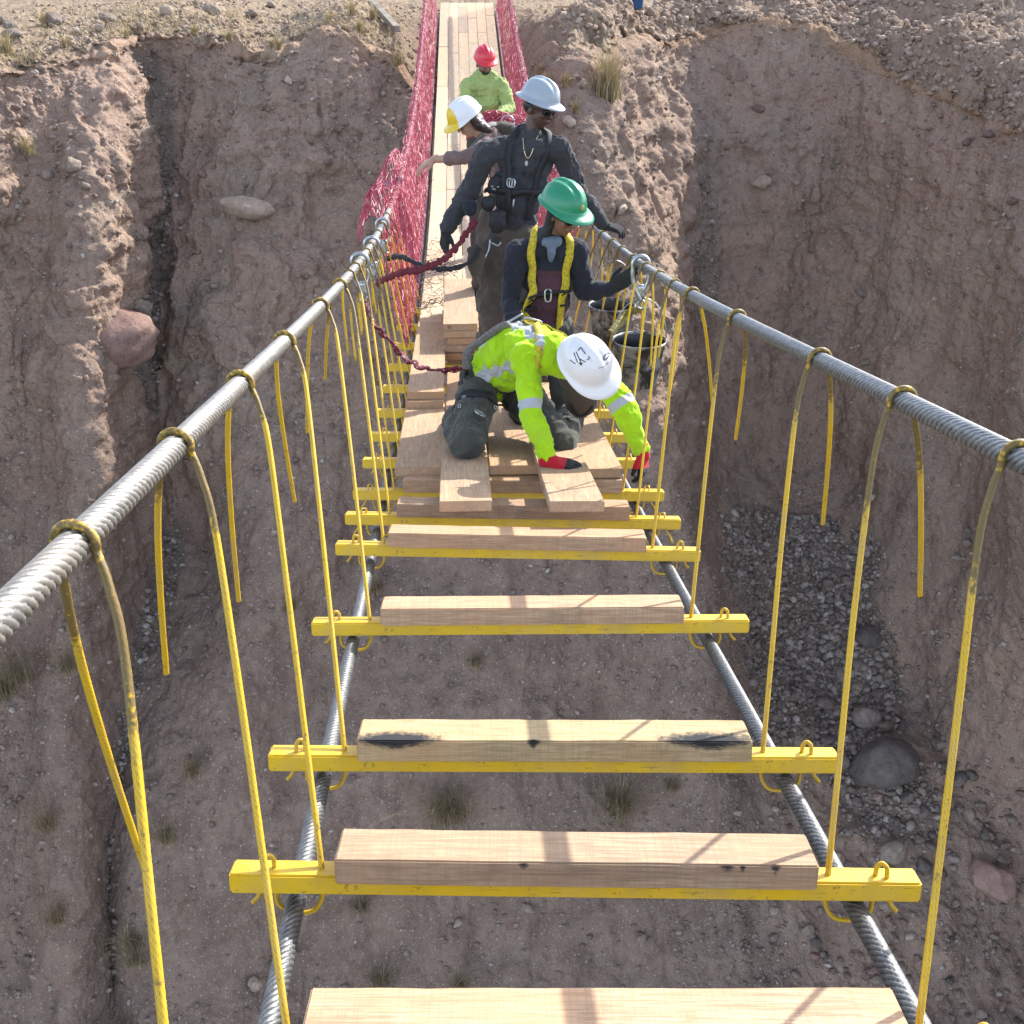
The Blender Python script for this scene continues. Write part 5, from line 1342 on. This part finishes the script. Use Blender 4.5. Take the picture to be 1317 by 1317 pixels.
V, Fq = merge([strap_on(st, [J['neck']+lat*.055*k+fr*.05+sp*.03 if k else J['chest']+fr*.16+sp*.13 for k in (-1, 0, 1)], .005, .003)]); nk_ = put('necklace', mesh_np('necklace', V, Fq), M['gold'], root)
L = Lump(); loc = st.find_nearest(Vector(J['chest']+fr*.17+sp*.12))[0]; L.ell(np.array(loc)+fr*.006, (lat, fr, UP), (.012, .005, .018)); put('pendant', L.fuse('pendant', .003, 2), M['print'], nk_)
# block (retracting) unit, tool bags and hand tools hung on the belt
def onB(x, y, off=.02, tree=st):
    loc, nor, _, _ = tree.ray_cast(Vector((0, 0, 0)), Vector(px(x, y, 1.0)))
    return (A3(px(x, y, 7.1)), A3(fr)) if loc is None else (np.array(loc)+np.array(nor)*off, np.array(nor))
ttB = bvh(tr)
c, n_ = onB(638, 237, .015); L = Lump(); L.ell(c, (lat, fr, sp), (.052, .026, .062)); bg_ = put('chest_pad', L.fuse('chest_pad', .005, 3), M['strap_k'], root)
pr = []
for k, (dx, w_) in enumerate(((0, .030), (-.006, .014))):
    pr.append(strap_on(bvh(bg_.data), [c+fr*.03+lat*(dx-w_)-sp*(.004+.016*k), c+fr*.03+lat*(dx+w_)-sp*(.012+.016*k)], .008, .002, .001))
V, Fq = merge(pr); put('printed_patch', mesh_np('printed_patch', V, Fq), M['print'], bg_)
for (x, y, rr, lab, tm) in ((605, 268, (.045, .04, .055), 'tool_pouch', 'navy'), (640, 285, (.055, .05, .075), 'tool_pouch', 'strap_k'), (628, 262, (.045, .04, .05), 'tool_pouch', 'strap_k'), (612, 335, (.055, .05, .11), 'tool_pouch', 'brown_duck')):
    L = Lump(); c = A3(px(x, y, 7.08 if y < 300 else 7.22)); L.ell(c, (lat, fr, UP), rr); L.cap(c+UP*rr[2]*.6-lat*rr[0]*.5, c+UP*rr[2]*.6+lat*rr[0]*.5, rr[0]*.5); put(lab, L.fuse(lab, .006, 3, .004, 18, int(x)), M[tm], root)
pr = [sweep(resample(catmull([px(630, 308, 7.08), px(629, 320, 7.08), px(624, 332, 7.10)], 4), .01)[0], .005, 6), sweep(resample(catmull([px(632, 312, 7.08), px(640, 316, 7.08), px(644, 312, 7.08)], 4), .01)[0], .005, 6), sweep(resample(catmull([px(661, 256, 7.02), px(660, 266, 7.04)], 4), .01)[0], .005, 6)]
V, Fq = merge(pr); put('hand_tool', mesh_np('hand_tool', V, Fq), M['steel'], root)
BM = dict(J)

# ---- C: kneeling worker in green helmet, yellow harness
J = {}
J['shR'] = A3(px(665, 325, 6.32)); J['shL'] = A3(px(742, 320, 6.32)); J['neck'] = A3(px(708, 303, 6.30)); J['chest'] = A3(px(704, 352, 6.42)); J['pelvis'] = A3(px(702, 430, 6.62))
J['hipR'] = A3(px(682, 445, 6.62)); J['hipL'] = A3(px(724, 445, 6.62))
J['knR'] = on_deck(A3(px(670, 505, 6.45)), .07); J['knL'] = on_deck(A3(px(728, 505, 6.45)), .07); J['anR'] = on_deck(J['knR']+A3([.02, .42, 0]), .07); J['anL'] = on_deck(J['knL']+A3([0, .42, 0]), .07)
J['toeR'] = [0, 1, -.3]; J['toeL'] = [0, 1, -.3]
J['elR'] = A3(px(656, 388, 6.42)); J['wrR'] = A3(px(664, 436, 6.22)); J['elL'] = A3(px(752, 374, 6.46)); J['wrL'] = A3(px(786, 372, 6.36))
J['head'] = A3(px(722, 276, 6.20)); J['hfwd'] = unit([.66, -.66, -.30]); J['hup'] = unit([.16, -.18, .96])
root = empty('person', on_deck(J['pelvis']), 'kneeling worker in a green hard hat, dark shirt and yellow harness straps', 'person', 'bridge workers')
rh = (J['wrR'], unit([.2, -.8, -.5]), [-.6, -.2, .6], -1, .4, .1, 1.0)
lh = (J['wrL']+A3([.004, 0, .004]), unit([.80, -.05, .60]), [-.15, -.95, .15], -1, .10, .02, 1.05)
put('body', skin_body(J, [(*rh, .92), (*lh, .92)], .98).fuse('body', .006, 4), M['skin_brown'], root)
sh = shirt(J, .010, 23, .96, cuff=.040, elb=.050)
lat = unit(J['shL']-J['shR']); sp = unit(J['neck']-J['pelvis']); fr = unit(np.cross(lat, sp)); fr = fr if fr[1] < 0 else -fr
bandattr(sh, lambda C: np.minimum.reduce([.112-np.abs((C-J['chest']) @ lat)-.25*np.clip((C-J['chest']) @ sp, 0, 1)*.3, .055-((C-J['chest']) @ sp), ((C-J['chest']) @ fr)-.02]))
put('shirt', sh, M['navy'], root); tr = trousers(J, 1.0, .01, 24); put('trousers', tr, M['olive_duck'], root); boots(J, root, M['boot'])
for h in (rh, lh):
    L = Lump(); hand(L, *h, 1.28); put('glove', L.fuse('glove', .0045, 3), M['glove_dark'], root)
hup = unit(J['hup']); hfw = unit(J['hfwd']-hup*(J['hfwd'] @ hup)); r_ = np.cross(hfw, hup)
hat, hme, (hc, hf, hu, hr2) = hard_hat('hard_hat', J['head']+hup*.066, J['hfwd'], unit([.20, -.22, .95]), M['hat_green'], root, full=False, s=1.0, side=.014)
L = Lump(); L.ell(hc+hf*.134+hu*.040, (hr2, hf+hu*.5, hu-hf*.5), (.020, .006, .022)); put('badge', L.fuse('badge', .003, 2), simple('dull_gold_badge', (.20, .22, .05), .5), hat)
glasses(J, root)
# dark hood / neck cloth hanging behind the face
L = Lump()
for t in np.linspace(-1, 1, 7): L.chain([J['head']-hfw*.062+hup*.03+r_*.062*t+hfw*.045*abs(t), J['head']-hfw*.060-hup*.10+r_*.064*t+hfw*.035*abs(t), J['neck']-hfw*.02+r_*.075*t-UP*.02], [.028, .030, .034])
put('neck_cloth', L.fuse('neck_cloth', .006, 4, .004, 22, 5), M['strap_k'], root)
L = Lump(); c = J['neck']+fr*.075-UP*.01; L.chain([c+lat*.03, c, c-lat*.03], [.026, .032, .026]); L.chain([c, c-UP*.06+fr*.02, c-UP*.10+fr*.015], [.026, .018, .008]); put('bandana', L.fuse('bandana', .005, 3, .005, 26, 6), M['bandana'], root)
st = bvh(sh); pr, pk = [], []
for k in (-1, 1):
    pr.append(strap_on(st, [J['neck']+lat*.105*k-fr*.06+sp*.05, J['neck']+lat*.112*k+fr*.06+sp*.04, J['chest']+lat*.108*k+fr*.14, J['chest']+lat*.100*k+fr*.15-sp*.13, J['pelvis']+lat*.105*k+fr*.17+sp*.0], .046, .006))
    for q_ in (.085, .105, .16): pk.append(strap_on(st, [J['chest']+lat*(.105*k+.03)+fr*.15-sp*q_, J['chest']+lat*(.105*k-.03)+fr*.15-sp*q_], .012, .010))
V, Fq = merge(pr); put('harness_strap', mesh_np('harness_strap', V, Fq), M['strap_y'], root)
pk.append(strap_on(st, [J['chest']+lat*.11*k+fr*.15-sp*.095 for k in (-1, -.3, .3, 1)], .034, .005))
V, Fq = merge(pk); put('chest_strap', mesh_np('chest_strap', V, Fq), M['lan_grey'] if False else M['strap_k'], root)
V, Fq = merge([ring_buckle(st, J['chest']+fr*.16-sp*.095, UP, .019, .036, .006, .014)]); put('chest_buckle', mesh_np('chest_buckle', V, Fq), M['steel'], root)
V, Fq = merge([ring_buckle(st, J['pelvis']+lat*.105*k+fr*.17+sp*.06, UP, .032, .028, .006, .014) for k in (-1, 1)]); put('d_ring', mesh_np('d_ring', V, Fq), M['steel'], root)

# ---- D: bent over worker in white helmet with yellow peak, arm out to the left
J = {}
J['head'] = A3(px(603, 155, 8.45)); J['hfwd'] = unit([-.82, -.30, -.50]); J['hup'] = unit([-.46, -.25, .85])
J['neck'] = A3(px(628, 176, 8.55)); J['chest'] = A3(px(645, 186, 8.72)); J['pelvis'] = A3(px(652, 262, 9.05))
J['shR'] = A3(px(618, 193, 8.42)); J['shL'] = A3(px(648, 180, 8.75)); J['elR'] = A3(px(596, 203, 8.42)); J['wrR'] = A3(px(560, 205, 8.50)); J['elL'] = A3(px(655, 225, 8.95)); J['wrL'] = A3(px(640, 262, 8.85))
J['hipR'] = A3(px(632, 282, 9.02)); J['hipL'] = A3(px(662, 282, 9.15)); J['knR'] = A3(px(618, 342, 9.05)); J['knL'] = A3(px(655, 342, 9.2))
J['anR'] = A3(px(618, 388, 9.35)); J['anL'] = A3(px(655, 384, 9.45)); J['anR'] = on_deck(J['anR'], .10, .22); J['anL'] = on_deck(J['anL'], .10, .22); J['toeR'] = [-.7, -.7, 0]; J['toeL'] = [-.7, -.7, 0]
root = empty('person', on_deck(J['pelvis']), 'bent over worker in a white hard hat with yellow front, reaching to the net', 'person', 'bridge workers')
rh = (J['wrR']+A3([-.01, 0, 0]), unit([-.85, -.2, -.42]), [-.3, -.25, .9], -1, .28, .25, 1.08)
put('body', skin_body(J, [rh, (J['wrL'], unit([-.3, -.5, -.8]), [-.7, -.3, .3], 1, .4, .1, 1.0)], 1.0).fuse('body', .0058, 4), M['skin_light'], root)
sh = shirt(J, .008, 33, .92, sl=.06, cuff=.054); put('shirt', sh, M['plaid'], root); tr = trousers(J, 1.05, .012, 34); put('trousers', tr, M['brown_duck'], root); boots(J, root, M['boot'])
hup = unit(J['hup']); hfw = unit(J['hfwd']-hup*(J['hfwd'] @ hup)); r_ = np.cross(hfw, hup)
hat, hme, (hc, hf, hu, hr2) = hard_hat('hard_hat', J['head']+hup*.055+hfw*.01, J['hfwd'], hup, [M['hat_white'], M['hat_yellow']], root, full=False, s=.98)
# yellow front shell and peak
c = hc; L = Lump(); pass
L = Lump()
for t in np.linspace(-1, 1, 9): L.chain([J['head']-hfw*.050+hup*.04+r_*.076*t+hfw*.03*abs(t), J['head']-hfw*.072-hup*.05+r_*.074*t+hfw*.04*abs(t), J['head']-hfw*.085-hup*.13+r_*.055*t], [.034, .036, .028])
put('hair', L.fuse('hair', .006, 3, .006, 40, 7), M['hair_brown'], root)
st = bvh(sh); lat = unit(J['shL']-J['shR']); sp = unit(J['neck']-J['pelvis'])
pr = [strap_on(st, [J['pelvis']+lat*.10*k+A3([.1, .0, .1]), J['chest']+A3([.06, 0, .2])+lat*.03*k, J['neck']+lat*.09*k+A3([0, 0, .1]), J['neck']+lat*.10*k+A3([-.12, 0, -.05])], .045, .008) for k in (-1, 1)]
V, Fq = merge(pr); put('harness_strap', mesh_np('harness_strap', V, Fq), M['lan_grey'], root)
L = Lump(); c = J['chest']+A3([.02, -.05, .13]); L.ell(c, ([1, 0, 0], [0, 1, 0], [0, 0, 1]), (.10, .08, .05)); put('harness_pad', L.fuse('harness_pad', .006, 3, .006, 20, 9), M['hivis'] if False else M['pouch'], root)
V, Fq = merge([sweep(np.array([c+A3([.05*math.cos(a)+.03, -.03, .05+.05*math.sin(a)]) for a in np.linspace(0, 6.2, 16)]), .006, 6)]); put('d_ring', mesh_np('d_ring', V, Fq), M['steel'], root)

# ---- E: far man in red helmet and faded lime shirt
J = {}
J['head'] = A3(px(623, 82, 11.0)); J['hfwd'] = unit([.32, -.88, -.30]); J['hup'] = unit([.06, -.24, .95])
J['neck'] = A3(px(624, 97, 11.08)); J['chest'] = A3(px(625, 118, 11.16)); J['pelvis'] = A3(px(626, 168, 11.38)); J['shR'] = A3(px(602, 110, 11.08)); J['shL'] = A3(px(646, 110, 11.08))
J['elR'] = A3(px(600, 142, 11.15)); J['wrR'] = A3(px(618, 152, 10.95)); J['elL'] = A3(px(655, 138, 11.15)); J['wrL'] = A3(px(640, 150, 10.95))
J['hipR'] = A3(px(614, 178, 11.4)); J['hipL'] = A3(px(638, 178, 11.4)); J['knR'] = J['hipR']+A3([-.02, -.03, -.42]); J['knL'] = J['hipL']+A3([.02, -.03, -.42])
J['anR'] = on_deck(J['knR'], .1); J['anL'] = on_deck(J['knL'], .1); J['toeR'] = [-.2, -1, 0]; J['toeL'] = [.2, -1, 0]
root = empty('person', on_deck(J['pelvis']), 'farthest worker in a red hard hat and faded lime shirt, gathering pink netting', 'person', 'bridge workers')
rh = (J['wrR'], unit([.6, -.6, -.4]), [-.3, -.5, .7], -1, .5, .1, 1.0); lh = (J['wrL'], unit([-.6, -.6, -.4]), [.3, -.5, .7], 1, .5, .1, 1.0)
bm_ = skin_body(J, [rh, lh], 1.0).fuse('body', .0065, 4); f_ = unit(J['hfwd']); u_ = unit(J['hup']-f_*(J['hup'] @ f_)); Cb = verts(bm_)-J['head']
vattr(bm_, 'beard', ((Cb @ u_ < -.040) & (Cb @ u_ > -.12) & (Cb @ f_ > .01) & (np.linalg.norm(Cb, axis=1) < .15)).astype(float)); put('body', bm_, M['skin_beard'], root)
sh = shirt(J, .013, 43, 1.0); put('shirt', sh, M['faded_lime'], root); put('trousers', trousers(J, 1.05, .01, 44), M['olive_duck'], root); boots(J, root, M['boot'])
hard_hat('hard_hat', J['head']+u_*.066, J['hfwd'], J['hup'], M['hat_red'], root, full=False, s=.88)
for h in (rh, lh):
    L = Lump(); hand(L, *h, 1.25); put('glove', L.fuse('glove', .005, 3), M['glove_dark'], root)
def bundle(u, v):
    a = u*2*np.pi; P = np.array(px(640, 152, 10.80)); rr = .085*(1+.35*vnoise(np.stack([u*6, v*9, u*0], -1).reshape(-1, 3), 3).reshape(u.shape))
    x = (v-.5)*.62; return np.stack([P[0]+x, P[1]+rr*np.cos(a)*1.1, P[2]+rr*np.sin(a)-.25*np.abs(v-.5)**1.5-.02], -1)
V, Fq = merge([net(bundle, 30, 34, .0045, None, .6, 31), net(lambda u, v: bundle(u, v)*1.0+np.array([0, .01, -.02]), 26, 30, .0045, None, .8, 32)])
tag(put('net_bundle', mesh_np('net_bundle', V, Fq), M['net'], smooth=False), 'gathered roll of pink netting held by the farthest worker', 'net roll')

# ---- lanyards, buckets and odds and ends
def raildepth(x, side): return rail_at(x, side)
lanyard('dark red flecked lanyard running from the left cable to the kneeling lime worker', -1, raildepth(463, -1), [px(478, 408, 6.0), px(500, 440, 6.0), px(525, 463, 5.98), px(555, 475, 5.95), px(598, 474, 5.92)], w=.025, crinkle=.013, grey=[px(600, 474, 5.9), px(603, 452, 5.82), px(622, 436, 5.74), px(643, 421, 5.66), px(655, 417, 5.62)])
lanyard('dark red lanyard sagging from the left cable to the belt of the standing man', -1, raildepth(478, -1), [px(512, 352, 6.9), px(548, 344, 6.95), px(578, 327, 7.0), px(600, 300, 7.05), px(612, 283, 7.08)], mats=('lan_red',), crinkle=.006, w=.022)
lanyard('black double lanyard clipped farthest along the left cable', -1, raildepth(492, -1), [px(516, 330, 7.5), px(545, 343, 7.3), px(575, 346, 7.2), px(602, 338, 7.15), px(616, 318, 7.12)], mats=('lan_black',), crinkle=.006)
lanyard('worn yellow lanyard on the big hook of the right cable by the green hard hat', 1, raildepth(824, 1), [px(808, 402, 6.5), px(797, 415, 6.45), px(786, 428, 6.4)], mats=('lan_yellow',), crinkle=.004, w=.022)
def bucketmat():
    m, nt, b = mat('tarry_bucket_metal'); g = NT(nt); v = g.coord('Object'); n = g.noise(v, 9, 6, .7, .6)
    c = g.mix(g.ramp(n, [(.42, 0.0), (.56, 1.0)]), (.28, .28, .27), (.03, .03, .03)); g.l(c, b.inputs['Base Color']); b.inputs['Roughness'].default_value = .5; b.inputs['Metallic'].default_value = .3
    return m
M['bucket'] = bucketmat(); M['tar'] = simple('black_tar', (.012, .013, .016), .3)
def bucket(cx, cy, D, rt, h, label, top_h):
    c = A3(px(cx, cy, D)); root = empty('bucket', c-UP*h, label, 'bucket', 'tar buckets')
    na = 40; prof = [(rt*.72, -h), (rt*.74, -h+.004), (rt*.86, -h*.5), (rt*.965, -.02), (rt*1.03, -.012), (rt*1.035, 0), (rt*.99, .004), (rt*.95, -.01), (rt*.84, -h*.5), (rt*.74, -h*.82)]
    V = [[c[0]+r*math.cos(a), c[1]+r*math.sin(a), c[2]+z] for r, z in prof for a in np.linspace(0, 2*math.pi, na, endpoint=False)]
    Fq = [[i*na+j, i*na+(j+1) % na, (i+1)*na+(j+1) % na, (i+1)*na+j] for i in range(len(prof)-1) for j in range(na)]
    V += [[c[0], c[1], c[2]-h], [c[0], c[1], c[2]-h*.82]]; e = len(V)-2; m_ = len(prof)-1
    for j in range(0, na, 2): Fq += [[e, (j+2) % na, (j+1) % na, j], [e+1, m_*na+j, m_*na+(j+1) % na, m_*na+(j+2) % na]]
    me = mesh_np('shell', V, Fq); put('shell', me, [M['bucket'], M['tar']], root)
    for pl in me.polygons:
        if 7*na <= pl.index < (len(prof)-1)*na: pl.material_index = 1
    na2 = 24; V = [[c[0]+rt*.80*math.cos(a), c[1]+rt*.80*math.sin(a), c[2]-h*.62+.006*math.sin(a*3)] for a in np.linspace(0, 2*math.pi, na2, endpoint=False)]+[[c[0], c[1], c[2]-h*.62]]
    put('tar', mesh_np('tar', V, [[na2, j, (j+1) % na2, (j+2) % na2] for j in range(0, na2, 2)]), M['tar'], root)
    hd = [c+A3([rt*1.03*math.cos(a)*1.0, rt*.25*math.cos(a), top_h*math.sin(a)-.01]) for a in np.linspace(0, math.pi, 18)]
    V, Fq = sweep(resample(hd, .012)[0], .0035, 6); put('handle', mesh_np('handle', V, Fq), M['steel'], root)
bucket(822, 437, 6.42, .158, .27, 'tar smeared metal bucket hanging nearest, below the right handrail cable', .26)
bucket(787, 392, 7.10, .150, .25, 'second metal bucket half hidden behind the dark gloved hand', .30)
# timber prop leaning on the far bank, pale plank and blue drum at the top of the view
p0, n0, _ = ground(514, 50); p1, n1, _ = ground(474, 4)
me = box_mesh('prop', 2.6, .13, .11, .006); o = put('timber_prop', me, simple('weathered_timber', (.30, .26, .21), .85, 0, .5, 9, .3, 30))
d = (p1-p0); d.z = max(d.z, .1); o.matrix_world = frame_matrix(p0+d.normalized()*1.2+Vector((0, 0, .20)), d, (0, 0, 1)); tag(o, 'weathered square timber lying on the far bank left of the netting', 'timber')
p0, n0, _ = ground(704, 7); p1, _, _ = ground(742, 9)
me = box_mesh('plank', 1.3, .16, .04, .004); o = put('loose_plank', me, M['plank']); o.matrix_world = frame_matrix((p0+p1)/2+Vector((0, 0, .05)), p1-p0, (0, 0, 1)); tag(o, 'pale plank lying on the far bank right of the walkway', 'plank')
p0, n0, D_ = ground(820, 6); root = empty('blue_drum', p0, 'blue plastic drum cut off by the top edge of the view', 'drum')
prof = [(.0, 0), (.13, 0), (.15, .02), (.155, .2), (.165, .21), (.165, .24), (.155, .25), (.155, .5), (.14, .55), (0, .56)]
na = 28; V = [[p0.x+r*math.cos(a), p0.y+r*math.sin(a), p0.z-.02+z] for r, z in prof for a in np.linspace(0, 2*math.pi, na, endpoint=False)]
put('barrel_body', mesh_np('barrel_body', V, [[i*na+j, i*na+(j+1) % na, (i+1)*na+(j+1) % na, (i+1)*na+j] for i in range(len(prof)-1) for j in range(na)]), simple('blue_plastic', (.03, .11, .26), .4), root)
# ------------------------------------------------------------------ camera, sun and sky
cd = bpy.data.cameras.new('camera'); co = bpy.data.objects.new('camera', cd); COL.objects.link(co)
cd.sensor_fit = 'HORIZONTAL'; cd.angle = 2*math.atan(CX/F); cd.clip_start = .05; cd.clip_end = 600
co.location = (0, 0, 0); co.rotation_euler = (math.pi/2-PITCH, 0, 0); S.camera = co
sun_dir = Vector((.95, 1.0, 1.0)).normalized()       # towards the sun
sl = bpy.data.lights.new('sun', 'SUN'); sl.energy = 2.2; sl.angle = R(.53); sl.color = (1, .955, .88)
so = bpy.data.objects.new('sun', sl); COL.objects.link(so)
so.rotation_euler = sun_dir.to_track_quat('Z', 'Y').to_euler(); so.location = (6, 6, 12)
W = bpy.data.worlds.new('World'); S.world = W; W.use_nodes = True
wn = W.node_tree; bg = wn.nodes['Background']; sk = wn.nodes.new('ShaderNodeTexSky'); sk.sky_type = 'NISHITA'; sk.sun_disc = False
sk.sun_elevation = math.asin(sun_dir.z); sk.sun_rotation = math.atan2(sun_dir.x, sun_dir.y)
sk.altitude = 3000; sk.air_density = .8; sk.dust_density = 8.0; sk.ozone_density = 0.3
hs = wn.nodes.new('ShaderNodeHueSaturation'); hs.inputs['Saturation'].default_value = .62; wn.links.new(sk.outputs[0], hs.inputs['Color']); wn.links.new(hs.outputs[0], bg.inputs[0]); bg.inputs[1].default_value = .15
S.view_settings.view_transform = 'Standard'; S.view_settings.look = 'None'; S.view_settings.exposure = 1.9; S.view_settings.gamma = 1
S.render.engine = 'CYCLES'; S.cycles.max_bounces = 6; S.cycles.diffuse_bounces = 3; S.cycles.use_denoising = True
S.render.resolution_x = S.render.resolution_y = 1024
